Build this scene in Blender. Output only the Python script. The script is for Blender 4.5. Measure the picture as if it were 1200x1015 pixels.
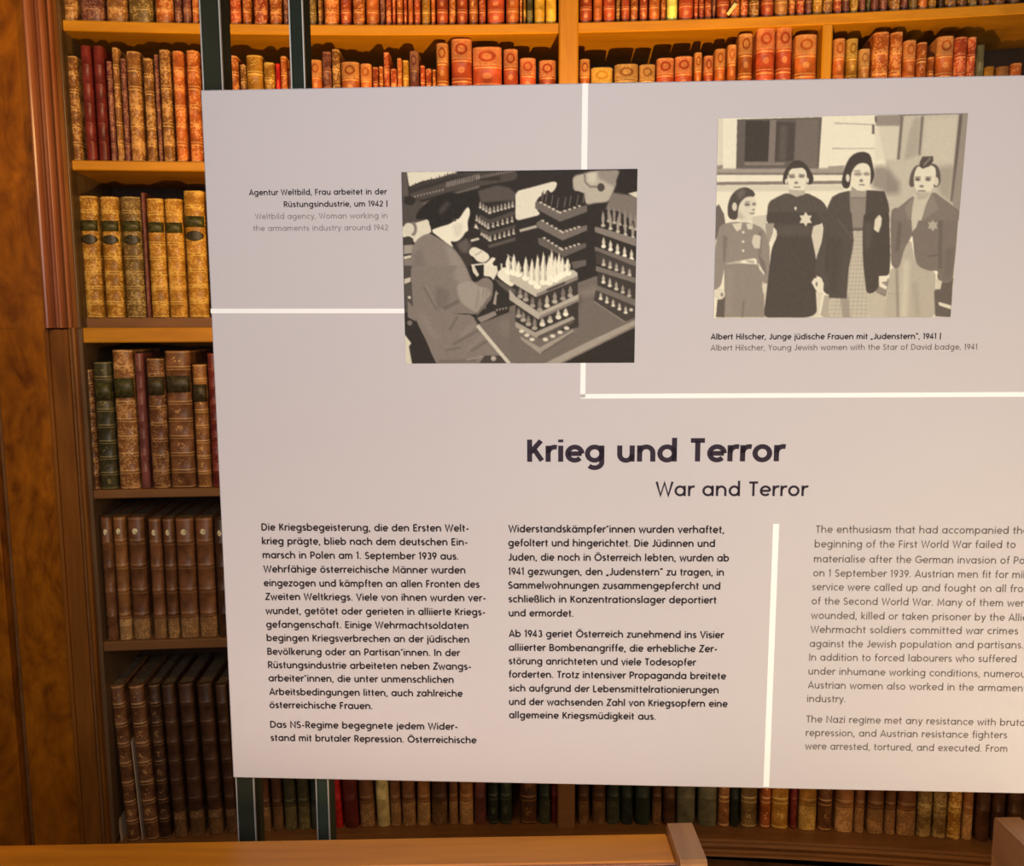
import bpy, math, random
import numpy as np
from mathutils import Vector, Matrix

random.seed(7)
rng = np.random.default_rng(7)
SC = bpy.context.scene
COL = SC.collection
for _o in list(bpy.data.objects):
    bpy.data.objects.remove(_o)

# ------------------------------------------------------------------ camera
F_PX = 1000.0
PITCH = math.radians(7.0)
ROLL = 0.0049
EYE = Vector((0.0, 0.0, 1.6))
FWD = Vector((0, math.cos(PITCH), -math.sin(PITCH)))
UP0 = Vector((0, math.sin(PITCH), math.cos(PITCH)))
R0 = Vector((1, 0, 0))
CR = R0 * math.cos(ROLL) - UP0 * math.sin(ROLL)
CU = UP0 * math.cos(ROLL) + R0 * math.sin(ROLL)
cam_d = bpy.data.cameras.new('camera')
cam_d.sensor_width = 36.0
cam_d.lens = 36.0 * F_PX / 1200.0
cam_d.clip_start = 0.02
cam = bpy.data.objects.new('camera', cam_d)
COL.objects.link(cam)
M = Matrix.Identity(4)
for i in range(3):
    M[i][0] = CR[i]; M[i][1] = CU[i]; M[i][2] = -FWD[i]; M[i][3] = EYE[i]
cam.matrix_world = M
SC.camera = cam

# ------------------------------------------------------------------ view, world, lights
SC.view_settings.view_transform = 'Standard'
SC.view_settings.look = 'None'
SC.view_settings.exposure = 0.0
SC.view_settings.gamma = 1.0
SC.view_settings.use_curve_mapping = False
W = bpy.data.worlds.new('hall_air'); SC.world = W
W.use_nodes = True
_bg = W.node_tree.nodes['Background']
_bg.inputs[0].default_value = (1.0, 0.80, 0.66, 1)
_bg.inputs[1].default_value = 0.05

def lamp(name, kind, loc, target, power, color, **kw):
    d = bpy.data.lights.new(name, kind)
    d.energy = power; d.color = color
    for k, v in kw.items(): setattr(d, k, v)
    o = bpy.data.objects.new(name, d); COL.objects.link(o)
    o.location = loc
    o.rotation_euler = (Vector(target) - Vector(loc)).to_track_quat('-Z', 'Y').to_euler()
    return o

# soft near-white fill added high in front, standing in for general hall light
lamp('room_fill', 'AREA', (-0.08, -0.70, 2.12), (0.22, 1.0, 1.32), 25.0, (1.0, 0.98, 0.98), shape='RECTANGLE', size=1.2, size_y=1.0)
# unseen warm fill low on the right, standing in for lit display cases
lamp('warm_right_fill', 'AREA', (0.90, -0.12, 0.92), (0.62, 1.0, 1.10), 10.2, (1.0, 0.80, 0.47), shape='DISK', size=0.50)
# small amber fill added over the near display case, like bounce off its rail
lamp('amber_fill', 'AREA', (-0.42, 0.22, 0.99), (-0.25, 1.0, 1.02), 1.1, (1.0, 0.55, 0.22), shape='DISK', size=0.16)
# shelf uplight standing behind the information panel
lamp('shelf_uplight', 'SPOT', (0.30, 1.14, 1.46), (0.10, 2.45, 2.45), 140, (1.0, 0.54, 0.07), spot_size=math.radians(112), spot_blend=1.0, shadow_soft_size=0.015)
# weaker warm fill added unseen behind the panel for the lower rows
lamp('lower_shelf_fill', 'POINT', (1.05, 1.25, 0.72), (0, 2, 1), 13.0, (1.0, 0.60, 0.20), shadow_soft_size=0.04)
lamp('left_shelf_fill', 'POINT', (-0.20, 1.15, 1.45), (0, 2, 1), 3.6, (1.0, 0.60, 0.20), shadow_soft_size=0.03)  # unseen fill added to brighten the left rows
# warm unseen fill added on the left to brighten the pilaster
lamp('pilaster_fill', 'AREA', (-0.75, 1.25, 2.3), (-1.45, 2.3, 1.8), 7, (1.0, 0.56, 0.14), shape='DISK', size=0.2)

# ------------------------------------------------------------------ helpers
def ray(px, py):
    return (FWD * F_PX + CR * (px - 600.0) + CU * (507.5 - py)).normalized()

def curve_y(x):
    k = 0.0560
    return 2.45 - k * (x + 0.25) ** 2

def curve_ang(x):
    return math.atan(-2 * 0.0560 * (x + 0.25))

def hit(px, py, off=0.0):
    d = ray(px, py); x = (px - 600) / 1000 * 2.4
    for _ in range(12):
        t = (curve_y(x) + off) / d.y
        x = d.x * t
    return EYE + d * t

def cpt(x, off, z):
    """point at arc station x, pushed back by off along the curve normal"""
    a = curve_ang(x)
    return Vector((x - math.sin(a) * off, curve_y(x) + math.cos(a) * off, z))

def new_mesh(name, verts, faces, mat=None, parent=None, smooth=False):
    me = bpy.data.meshes.new(name)
    me.from_pydata([tuple(v) for v in verts], [], faces)
    me.update()
    if smooth:
        me.polygons.foreach_set('use_smooth', [True] * len(me.polygons))
    o = bpy.data.objects.new(name, me); COL.objects.link(o)
    if mat: me.materials.append(mat)
    if parent: o.parent = parent
    return o

def empty(name, loc=(0, 0, 0), rz=0.0, parent=None):
    o = bpy.data.objects.new(name, None); COL.objects.link(o)
    o.empty_display_size = 0.05
    o.location = loc; o.rotation_euler = (0, 0, rz)
    if parent: o.parent = parent
    return o

def tag(o, label=None, cat=None, group=None, kind=None):
    if label: o['label'] = label
    if cat: o['category'] = cat
    if group: o['group'] = group
    if kind: o['kind'] = kind
    return o

def box_vf(x0, x1, y0, y1, z0, z1, bev=0.0):
    """box with bevelled edges running round (chamfer in all directions)"""
    if bev <= 0:
        v = [(x, y, z) for z in (z0, z1) for (x, y) in ((x0, y0), (x1, y0), (x1, y1), (x0, y1))]
        f = [(3, 2, 1, 0), (4, 5, 6, 7), (0, 1, 5, 4), (1, 2, 6, 5), (2, 3, 7, 6), (3, 0, 4, 7)]
        return v, f
    b = bev
    rings = []
    for z, ins in ((z0, b), (z0 + b, 0), (z1 - b, 0), (z1, b)):
        c = b if ins == 0 else b
        X0, X1, Y0, Y1 = x0 + ins, x1 - ins, y0 + ins, y1 - ins
        cc = b if ins == 0 else b * 0.4
        rings.append([(X0 + cc, Y0, z), (X1 - cc, Y0, z), (X1, Y0 + cc, z), (X1, Y1 - cc, z),
                      (X1 - cc, Y1, z), (X0 + cc, Y1, z), (X0, Y1 - cc, z), (X0, Y0 + cc, z)])
    v = [p for r in rings for p in r]; f = []
    n = 8
    for k in range(3):
        for i in range(n):
            j = (i + 1) % n
            f.append((k * n + i, k * n + j, (k + 1) * n + j, (k + 1) * n + i))
    f.append(tuple(range(n))[::-1]); f.append(tuple(range(3 * n, 4 * n)))
    return v, f

def merge(parts):
    V = []; Fc = []
    for v, f in parts:
        b = len(V); V += list(v); Fc += [tuple(i + b for i in q) for q in f]
    return V, Fc

def curved_profile(name, x0, x1, prof, mat, parent, n=None, smooth=False, tilt=0.0):
    """closed profile [(off, z)...] swept along the bookcase curve between stations x0..x1"""
    n = n or max(2, int(abs(x1 - x0) / 0.08))
    m = len(prof); V = []; Fc = []
    for i in range(n + 1):
        x = x0 + (x1 - x0) * i / n
        for off, z in prof: V.append(cpt(x, off, z + tilt * x))
    for i in range(n):
        for j in range(m):
            k = (j + 1) % m
            Fc.append((i * m + j, i * m + k, (i + 1) * m + k, (i + 1) * m + j))
    Fc.append(tuple(range(m))); Fc.append(tuple(range(n * m, n * m + m))[::-1])
    return new_mesh(name, V, Fc, mat, parent, smooth)

def column_profile(name, prof, z0, z1, mat, parent, smooth=False):
    """closed plan profile [(station x, off)...] raised from z0 to z1"""
    m = len(prof)
    V = [cpt(x, o, z) for z in (z0, z1) for x, o in prof]
    Fc = [(j, (j + 1) % m, m + (j + 1) % m, m + j) for j in range(m)]
    Fc.append(tuple(range(m))[::-1]); Fc.append(tuple(range(m, 2 * m)))
    return new_mesh(name, V, Fc, mat, parent, smooth)

# ------------------------------------------------------------------ materials
def s2l(c):
    return tuple((x / 12.92 if x <= 0.04045 else ((x + 0.055) / 1.055) ** 2.4) for x in c)
def rgb(r, g, b):
    return s2l((r / 255, g / 255, b / 255)) + (1,)

class NT:
    def __init__(s, name, rough=0.5, spec=0.5):
        s.m = bpy.data.materials.new(name); s.m.use_nodes = True
        s.t = s.m.node_tree; s.b = s.t.nodes['Principled BSDF']
        s.b.inputs['Roughness'].default_value = rough
        s.b.inputs['Specular IOR Level'].default_value = spec
    def n(s, kind, **kw):
        nd = s.t.nodes.new(kind)
        for k, v in kw.items():
            if k.startswith('i_'):
                key = k[2:]
                key = int(key) if key.isdigit() else key.replace('_', ' ')
                nd.inputs[key].default_value = v
            else: setattr(nd, k, v)
        return nd
    def l(s, a, b): s.t.links.new(a, b)
    def math(s, op, a, b=None, c=None, clamp=False):
        nd = s.t.nodes.new('ShaderNodeMath'); nd.operation = op; nd.use_clamp = clamp
        for i, v in enumerate((a, b, c)):
            if v is None: continue
            if isinstance(v, (int, float)): nd.inputs[i].default_value = v
            else: s.l(v, nd.inputs[i])
        return nd.outputs[0]
    def mix(s, fac, a, b, mode='MIX'):
        nd = s.t.nodes.new('ShaderNodeMix'); nd.data_type = 'RGBA'; nd.blend_type = mode
        for idx, v in ((0, fac), (6, a), (7, b)):
            if isinstance(v, (int, float)): nd.inputs[idx].default_value = v
            elif isinstance(v, tuple): nd.inputs[idx].default_value = v
            else: s.l(v, nd.inputs[idx])
        return nd.outputs[2]
    def ramp(s, fac, stops):
        nd = s.t.nodes.new('ShaderNodeValToRGB'); cr = nd.color_ramp
        while len(cr.elements) < len(stops): cr.elements.new(0.5)
        for e, (p, c) in zip(cr.elements, stops): e.position = p; e.color = c
        s.l(fac, nd.inputs[0]); return nd.outputs[0]

def wood(name, dark, light, axis='Z', rough=0.38, fig=1.0, spots=0.0):
    w = NT(name, rough)
    tc = w.n('ShaderNodeTexCoord')
    mp = w.n('ShaderNodeMapping')
    sc = {'Z': (14, 14, 1.3), 'X': (1.3, 14, 14), 'Y': (14, 1.3, 14), 'B': (5, 5, 3.2)}[axis]
    mp.inputs['Scale'].default_value = sc
    w.l(tc.outputs['Object'], mp.inputs[0])
    n1 = w.n('ShaderNodeTexNoise', i_Scale=1.0, i_Detail=6.0, i_Roughness=0.6, i_Distortion=1.6 * fig)
    w.l(mp.outputs[0], n1.inputs['Vector'])
    n2 = w.n('ShaderNodeTexNoise', i_Scale=6.0, i_Detail=3.0, i_Distortion=0.4)
    w.l(mp.outputs[0], n2.inputs['Vector'])
    f = w.math('ADD', w.math('MULTIPLY', n1.outputs[0], 0.75), w.math('MULTIPLY', n2.outputs[0], 0.25))
    col = w.ramp(f, [(0.32, dark), (0.68, light)])
    if spots:
        vn = w.n('ShaderNodeTexVoronoi', i_Scale=9.0)
        w.l(tc.outputs['Object'], vn.inputs['Vector'])
        k = w.math('LESS_THAN', vn.outputs['Distance'], spots)
        col = w.mix(w.math('MULTIPLY', k, 0.7), col, (0.02, 0.008, 0.003, 1))
    w.l(col, w.b.inputs['Base Color'])
    bp = w.n('ShaderNodeBump', i_Strength=0.12, i_Distance=0.002)
    w.l(f, bp.inputs['Height']); w.l(bp.outputs[0], w.b.inputs['Normal'])
    return w.m

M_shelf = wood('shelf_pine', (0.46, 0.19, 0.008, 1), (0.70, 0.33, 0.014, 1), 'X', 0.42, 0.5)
M_shelf_dark = wood('lower_shelf_dark_wood', (0.16, 0.075, 0.028, 1), (0.27, 0.13, 0.05, 1), 'X', 0.4, 0.6)
M_up = wood('upright_pine', (0.44, 0.18, 0.008, 1), (0.66, 0.32, 0.014, 1), 'Z', 0.42, 0.5)
M_back = wood('back_boards', (0.03, 0.013, 0.006, 1), (0.05, 0.022, 0.01, 1), 'Z', 0.7)
M_burl = wood('burl_veneer', (0.13, 0.034, 0.001, 1), (0.46, 0.155, 0.005, 1), 'B', 0.30, 2.2)
M_stile = wood('walnut_stile', (0.14, 0.05, 0.007, 1), (0.28, 0.105, 0.016, 1), 'Z', 0.34)
M_bead = wood('worn_bead_wood', (0.26, 0.075, 0.03, 1), (0.42, 0.17, 0.09, 1), 'Z', 0.30, spots=0.0)
M_jamb = wood('jamb_wood', (0.10, 0.062, 0.036, 1), (0.17, 0.11, 0.06, 1), 'Z', 0.40)
M_rail = wood('rail_cherry', (0.44, 0.13, 0.006, 1), (0.68, 0.235, 0.012, 1), 'X', 0.36)
M_cheek = wood('cheek_walnut', (0.28, 0.12, 0.045, 1), (0.42, 0.20, 0.075, 1), 'Y', 0.40)
M_ledge = wood('ledge_walnut', (0.17, 0.072, 0.022, 1), (0.30, 0.14, 0.045, 1), 'X', 0.36)
M_floor = wood('parquet_wood', (0.10, 0.05, 0.02, 1), (0.18, 0.09, 0.04, 1), 'Y', 0.3)

def plain(name, col, rough=0.6, metal=0.0, var=0.12, scale=8.0, spec=0.5):
    w = NT(name, rough, spec)
    w.b.inputs['Metallic'].default_value = metal
    tc = w.n('ShaderNodeTexCoord'); nz = w.n('ShaderNodeTexNoise', i_Scale=scale, i_Detail=3.0)
    w.l(tc.outputs['Object'], nz.inputs['Vector'])
    c0 = tuple(x * (1 - var) for x in col[:3]) + (1,); c1 = tuple(min(1, x * (1 + var)) for x in col[:3]) + (1,)
    w.l(w.ramp(nz.outputs[0], [(0.35, c0), (0.65, c1)]), w.b.inputs['Base Color'])
    return w.m
M_board = plain('panel_board_print', (0.590, 0.540, 0.562, 1), 0.55, var=0.012, scale=3, spec=0.3)
M_white = plain('white_line_print', (0.97, 0.96, 0.95, 1), 0.5, var=0.01, spec=0.3)
M_ink = plain('dark_ink', (0.030, 0.018, 0.034, 1), 0.6, var=0.05, spec=0.2)
M_ink2 = plain('body_ink', (0.030, 0.019, 0.021, 1), 0.6, var=0.05, spec=0.2)
M_ink3 = plain('grey_ink', (0.175, 0.140, 0.120, 1), 0.6, var=0.05, spec=0.2)
M_ink4 = plain('pale_grey_ink', (0.29, 0.25, 0.25, 1), 0.6, var=0.05, spec=0.2)
M_post = plain('post_steel', (0.030, 0.031, 0.018, 1), 0.8, 0.0, 0.3, 5, 0.15)
M_post2 = plain('post_steel_teal', (0.022, 0.030, 0.020, 1), 0.8, 0.0, 0.3, 5, 0.15)
M_edge = plain('bright_post_edge', (0.42, 0.41, 0.38, 1), 0.5, 0.3, 0.05)
M_pages = plain('aged_page_edges', (0.13, 0.09, 0.05, 1), 0.85, 0, 0.25, 60)
M_slip = plain('paper_slip', (0.75, 0.78, 0.45, 1), 0.8, 0, 0.05)
M_felt = plain('case_lining', (0.02, 0.022, 0.03, 1), 0.9, 0, 0.1)
g = NT('case_glass', 0.05, 0.5)
g.b.inputs['Base Color'].default_value = (0.85, 0.9, 0.95, 1)
g.b.inputs['Transmission Weight'].default_value = 1.0
g.b.inputs['IOR'].default_value = 1.45
M_glass = g.m

# ================================================================== room
XL, XR = -2.1, 2.0
fl = new_mesh('floor', [(-3.5, -2.5, 0), (3.5, -2.5, 0), (3.5, 3.2, 0), (-3.5, 3.2, 0), (-3.5, -2.5, -0.1), (3.5, -2.5, -0.1), (3.5, 3.2, -0.1), (-3.5, 3.2, -0.1)],
              [(0, 1, 2, 3), (7, 6, 5, 4), (0, 4, 5, 1), (1, 5, 6, 2), (2, 6, 7, 3), (3, 7, 4, 0)], M_floor)
tag(fl, kind='structure')

# ================================================================== bookcase
def zat(px, py, off=0.0): return hit(px, py, off).z
BC = empty('bookcase', (0, 2.45, 0))
BC.rotation_euler = (0, 0, 0)
tag(BC, 'tall curved wooden library bookcase filled with old leather books behind the panel', 'bookcase')
_bcinv = Matrix.Translation((0, -2.45, 0))
class P:      # parent handle that keeps world coordinates
    pass
def bc_child(o):
    o.parent = BC; o.matrix_parent_inverse = _bcinv; return o

DEPTH = 0.30
X_IN = hit(92, 384, 0).x            # inner face of the left stile
Z1t, Z1b = zat(450, 28.5), zat(450, 41)
Z2t, Z2b = zat(160, 188.5), zat(160, 200)
Z3t, Z3b = zat(170, 384), zat(170, 401.5)
Z4t, Z4b = zat(180, 573.5), zat(180, 583.5)
Z5t, Z5b = zat(190, 750.5), zat(190, 761.5)
TILT = 0.020
Z6t = zat(700, 966, 0.035)   # the old bottom ledge climbs a little to the right
X_D1a, X_D1b = hit(655, 60, -0.01).x, hit(678, 60, -0.01).x
X_D2a, X_D2b = hit(963.5, 60, 0.0).x, hit(975.5, 60, 0.0).x
Z0 = Z1t + 0.36

def shelf(x0, x1, zt, zb, mat, f=0.0):
    r = 0.003
    prof = [(f, zb + r), (f, zt - r), (f + r, zt), (DEPTH, zt), (DEPTH, zb), (f + r, zb)]
    return bc_child(curved_profile('shelf', x0, x1, prof, mat, None))

bays = [(X_IN, X_D1a), (X_D1b, XR)]
for x0, x1 in bays:
    shelf(x0, x1, Z0 + 0.03, Z0, M_shelf)
    shelf(x0, x1, Z1t, Z1b, M_shelf)
    shelf(x0, x1, Z2t, Z2b, M_shelf)
    shelf(x0, x1, Z3t, Z3b, M_shelf)
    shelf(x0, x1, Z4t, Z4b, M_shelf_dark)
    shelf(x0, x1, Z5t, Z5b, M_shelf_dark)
# raised reddish strip the third row stands on
Z3r = Z3t + 0.028
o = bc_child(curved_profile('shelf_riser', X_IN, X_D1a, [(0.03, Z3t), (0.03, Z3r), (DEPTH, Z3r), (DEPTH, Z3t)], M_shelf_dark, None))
tag(o, 'dark raised strip under the row of ochre books')
# bottom ledge with two beads and plinth
lz = Z6t
prof = [(-0.010, lz), (-0.034, lz - 0.002), (-0.040, lz - 0.007), (-0.036, lz - 0.012), (-0.030, lz - 0.014), (-0.034, lz - 0.018), (-0.036, lz - 0.024),
        (-0.030, lz - 0.034), (-0.020, lz - 0.044), (-0.022, lz - 0.050), (-0.032, lz - 0.052), (-0.034, lz - 0.058), (-0.026, lz - 0.064), (-0.004, lz - 0.066), (DEPTH, lz - 0.066), (DEPTH, lz)]
o = bc_child(curved_profile('base_ledge', X_IN - 0.02, XR, prof, M_ledge, None, tilt=TILT)); tag(o, 'moulded walnut ledge under the bottom row')
o = bc_child(curved_profile('plinth', XL, XR, [(0.0, 0), (0.0, lz - 0.10), (DEPTH, lz - 0.10), (DEPTH, 0)], M_shelf_dark, None))
o = bc_child(curved_profile('back_panel', XL, XR, [(DEPTH, 0), (DEPTH, Z0 + 0.1), (DEPTH + 0.02, Z0 + 0.1), (DEPTH + 0.02, 0)], M_back, None))
o = bc_child(curved_profile('cornice', XL, XR, [(-0.05, Z0 + 0.03), (-0.06, Z0 + 0.10), (DEPTH, Z0 + 0.10), (DEPTH, Z0 + 0.03)], M_shelf, None))

def upright(xa, xb, z0, z1, f, mat, back=DEPTH):
    b = 0.004
    pr = [(xa, f + b), (xa + b, f), (xb - b, f), (xb, f + b), (xb, back), (xa, back)]
    return bc_child(column_profile('upright', pr, z0, z1, mat, None))
upright(X_D1a, X_D1b, Z3t, Z0 + 0.03, -0.012, M_up)
upright(X_D1a, X_D1b, lz + TILT * X_D1a - 0.002, Z3t, 0.004, M_shelf_dark)  # dark wood colour paints the shade onto the divider's lower half
o = upright(X_D2a, X_D2b, Z2t, Z1b, 0.0, M_up)
# thin facing bead on that narrow divider
xm = (X_D2a + X_D2b) / 2

# ---- left stile and pilaster, upper half
def ux(px, py=200): return hit(px, py, -0.02).x
def bead(xa, xb, f, depth, z0, z1, mat, name='bead_moulding'):
    n = 8; pr = []
    for i in range(n + 1):
        t = i / n; a = math.pi * (1 - t)
        pr.append((xa + (xb - xa) * (0.5 + 0.5 * math.cos(a)), f - depth * math.sin(a)))
    pr += [(xb, f + 0.05), (xa, f + 0.05)]
    return bc_child(column_profile(name, pr, z0, z1, mat, None))
ZU = Z0 + 0.03
def slab(name, xa, xb, f, z0, z1, mat, back=0.10, b=0.002):
    pr = [(xa, f + b), (xa + b, f), (xb - b, f), (xb, f + b), (xb, back), (xa, back)]
    return bc_child(column_profile(name, pr, z0, z1, mat, None))
slab('veneer_panel', XL, ux(43), -0.035, Z3t, ZU, M_burl)
bead(ux(44), ux(54), -0.045, 0.020, Z3t, ZU, M_bead)
slab('cove_strip', ux(54), ux(60), -0.030, Z3t, ZU, M_bead)
bead(ux(60), ux(66), -0.036, 0.016, Z3t, ZU, M_bead)
slab('cove_strip', ux(66), ux(69), -0.022, Z3t, ZU, M_stile)
bead(ux(69), ux(72.5), -0.026, 0.010, Z3t, ZU, M_bead)
slab('stile', ux(72.5), ux(79), -0.020, Z3t, ZU, M_stile)
bead(ux(78.7), ux(81.0), -0.019, 0.004, Z3t, ZU, M_jamb)
slab('side_panel', ux(81) - 0.012, ux(81), -0.012, lz, ZU, M_jamb, back=DEPTH)
# ---- lower half
def lx(px, py=600): return hit(px, py, -0.02).x
slab('stile', XL, lx(3), -0.050, 0, Z3t, M_burl)
slab('veneer_panel', lx(3), lx(12), -0.010, 0, Z3t, M_shelf_dark)
slab('veneer_panel', lx(12), lx(70), -0.036, 0, Z3t, M_burl)
slab('stile', lx(70), lx(74.5), -0.046, 0, Z3t - 0.004, M_stile)
slab('stile', lx(74.5), lx(95), -0.040, 0, Z3t - 0.004, M_stile)
slab('stile', lx(95), lx(98), -0.032, 0, Z3t - 0.002, M_shelf_dark)
bead(lx(98), lx(103.5), -0.030, 0.006, 0, Z3t, M_stile)

# ================================================================== books
LEATHER = {  # albedo pairs
    'tan': ((0.30, 0.13, 0.045), (0.85, 0.55, 0.24)),
    'orange': ((0.46, 0.12, 0.03), (0.95, 0.55, 0.24)),
    'red': ((0.42, 0.07, 0.03), (0.95, 0.48, 0.24)),
    'brightred': ((0.62, 0.02, 0.02), (0.75, 0.08, 0.05)),
    'brown': ((0.17, 0.07, 0.03), (0.60, 0.36, 0.15)),
    'darkbrown': ((0.075, 0.033, 0.018), (0.30, 0.17, 0.07)),
    'maroon': ((0.15, 0.020, 0.020), (0.34, 0.09, 0.05)),
    'purple': ((0.17, 0.055, 0.055), (0.50, 0.26, 0.17)),
    'olive': ((0.20, 0.125, 0.045), (0.62, 0.47, 0.20)),
    'green': ((0.065, 0.062, 0.032), (0.32, 0.27, 0.11)),
    'teal': ((0.018, 0.030, 0.026), (0.10, 0.12, 0.08)),
    'ochre': ((0.42, 0.20, 0.03), (0.90, 0.66, 0.20)),
    'yellow': ((0.80, 0.46, 0.06), (0.95, 0.66, 0.14)),
    'vellum': ((0.66, 0.55, 0.24), (0.85, 0.74, 0.42)),
    'lemon': ((0.90, 0.90, 0.22), (0.95, 0.95, 0.40)),
    'greygreen': ((0.15, 0.15, 0.095), (0.22, 0.22, 0.13)),
}
NAME = {'tan': 'tan', 'orange': 'orange-brown', 'red': 'red', 'brightred': 'bright red', 'brown': 'brown', 'darkbrown': 'dark brown',
        'maroon': 'maroon', 'purple': 'plum-brown', 'olive': 'olive-brown', 'green': 'dark green', 'teal': 'blackish green', 'ochre': 'ochre yellow',
        'yellow': 'golden yellow', 'vellum': 'cream vellum', 'lemon': 'pale lemon-yellow', 'greygreen': 'grey-green'}
STY = {'gilt': 'gilt', 'band': 'banded', 'medal': 'medallioned', 'plain': 'plain', 'foot': 'ribbed'}
_bm = {}
def book_mat(col, sty, nb):
    key = (col, sty, nb)
    if key in _bm: return _bm[key]
    a, gd = LEATHER[col]
    w = NT('leather_%s_%s' % (col, sty), 0.42, 0.45)
    tc = w.n('ShaderNodeTexCoord'); oi = w.n('ShaderNodeObjectInfo')
    sp = w.n('ShaderNodeSeparateXYZ'); w.l(tc.outputs['Generated'], sp.inputs[0])
    x, z = sp.outputs[0], sp.outputs[2]
    ofs = w.n('ShaderNodeVectorMath', operation='ADD'); w.l(tc.outputs['Object'], ofs.inputs[0])
    cb = w.n('ShaderNodeCombineXYZ')
    w.l(w.math('MULTIPLY', oi.outputs['Random'], 17.0), cb.inputs[0]); w.l(w.math('MULTIPLY', oi.outputs['Random'], 9.0), cb.inputs[2])
    w.l(cb.outputs[0], ofs.inputs[1])
    nz = w.n('ShaderNodeTexNoise', i_Scale=26.0, i_Detail=5.0, i_Roughness=0.65); w.l(ofs.outputs[0], nz.inputs['Vector'])
    vo = w.n('ShaderNodeTexVoronoi', i_Scale=150.0); w.l(ofs.outputs[0], vo.inputs['Vector'])
    dk = tuple(v * 0.55 for v in a) + (1,); lt = tuple(min(1, v * 1.35) for v in a) + (1,)
    base = w.ramp(nz.outputs[0], [(0.32, dk), (0.66, lt)])
    # brightness varies from volume to volume
    vr = w.math('ADD', w.math('MULTIPLY', oi.outputs['Random'], 0.5), 0.75)
    vrc = w.n('ShaderNodeCombineColor'); [w.l(vr, vrc.inputs[i]) for i in range(3)]
    base = w.mix(1.0, base, vrc.outputs[0], 'MULTIPLY')
    fr = w.math('FRACT', w.math('MULTIPLY', z, float(nb + 1)))
    edge = w.math('MINIMUM', fr, w.math('SUBTRACT', 1.0, fr))                # 0 at bands
    dx = w.math('MULTIPLY', w.math('SUBTRACT', x, 0.5), 2.0)
    dz = w.math('MULTIPLY', w.math('SUBTRACT', fr, 0.5), 2.0)
    d = w.math('SQRT', w.math('ADD', w.math('MULTIPLY', dx, dx), w.math('MULTIPLY', w.math('MULTIPLY', dz, dz), 1.2)))
    speck = w.math('GREATER_THAN', w.math('ADD', w.math('MULTIPLY', nz.outputs[0], 0.9), w.math('MULTIPLY', vo.outputs['Distance'], -0.45)), 0.27)
    line = w.math('MULTIPLY', w.math('LESS_THAN', edge, 0.11), w.math('GREATER_THAN', edge, 0.055))
    if sty == 'gilt':
        gold = w.math('MAXIMUM', w.math('MULTIPLY', speck, 0.62), w.math('MULTIPLY', line, 0.6))
        corner = w.math('GREATER_THAN', d, 0.85)
        gold = w.math('MULTIPLY', gold, w.math('ADD', 0.65, w.math('MULTIPLY', corner, 0.35)))
    elif sty == 'medal':
        ring = w.math('MULTIPLY', w.math('LESS_THAN', d, 0.62), w.math('GREATER_THAN', d, 0.36))
        cen = w.math('LESS_THAN', d, 0.34)
        top = w.math('GREATER_THAN', z, 1.0 - 1.0 / (nb + 1))
        field = w.math('MULTIPLY', w.math('SUBTRACT', 1.0, ring), top)
        gold = w.math('MAXIMUM', w.math('MULTIPLY', field, 0.55), w.math('MULTIPLY', line, 0.8))
        gold = w.math('MAXIMUM', gold, w.math('MULTIPLY', cen, 0.5))
        gold = w.math('MULTIPLY', gold, w.math('ADD', 0.6, w.math('MULTIPLY', speck, 0.4)))
    elif sty == 'band':
        cen = w.math('LESS_THAN', d, 0.38)
        gold = w.math('MAXIMUM', w.math('MULTIPLY', line, 0.75), w.math('MULTIPLY', w.math('MULTIPLY', cen, speck), 0.8))
        gold = w.math('MAXIMUM', gold, w.math('MULTIPLY', speck, 0.12))
    elif sty == 'foot':
        low = w.math('LESS_THAN', z, 0.17)
        gold = w.math('MAXIMUM', w.math('MULTIPLY', low, w.math('ADD', 0.35, w.math('MULTIPLY', speck, 0.45))), w.math('MULTIPLY', line, 0.25))
    else:
        gold = w.math('MULTIPLY', speck, 0.08)
    col_out = w.mix(gold, base, gd + (1,))
    w.l(col_out, w.b.inputs['Base Color'])
    bp = w.n('ShaderNodeBump', i_Strength=0.35, i_Distance=0.001)
    w.l(w.math('ADD', nz.outputs[0], gold), bp.inputs['Height']); w.l(bp.outputs[0], w.b.inputs['Normal'])
    _bm[key] = w.m
    return w.m

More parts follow.
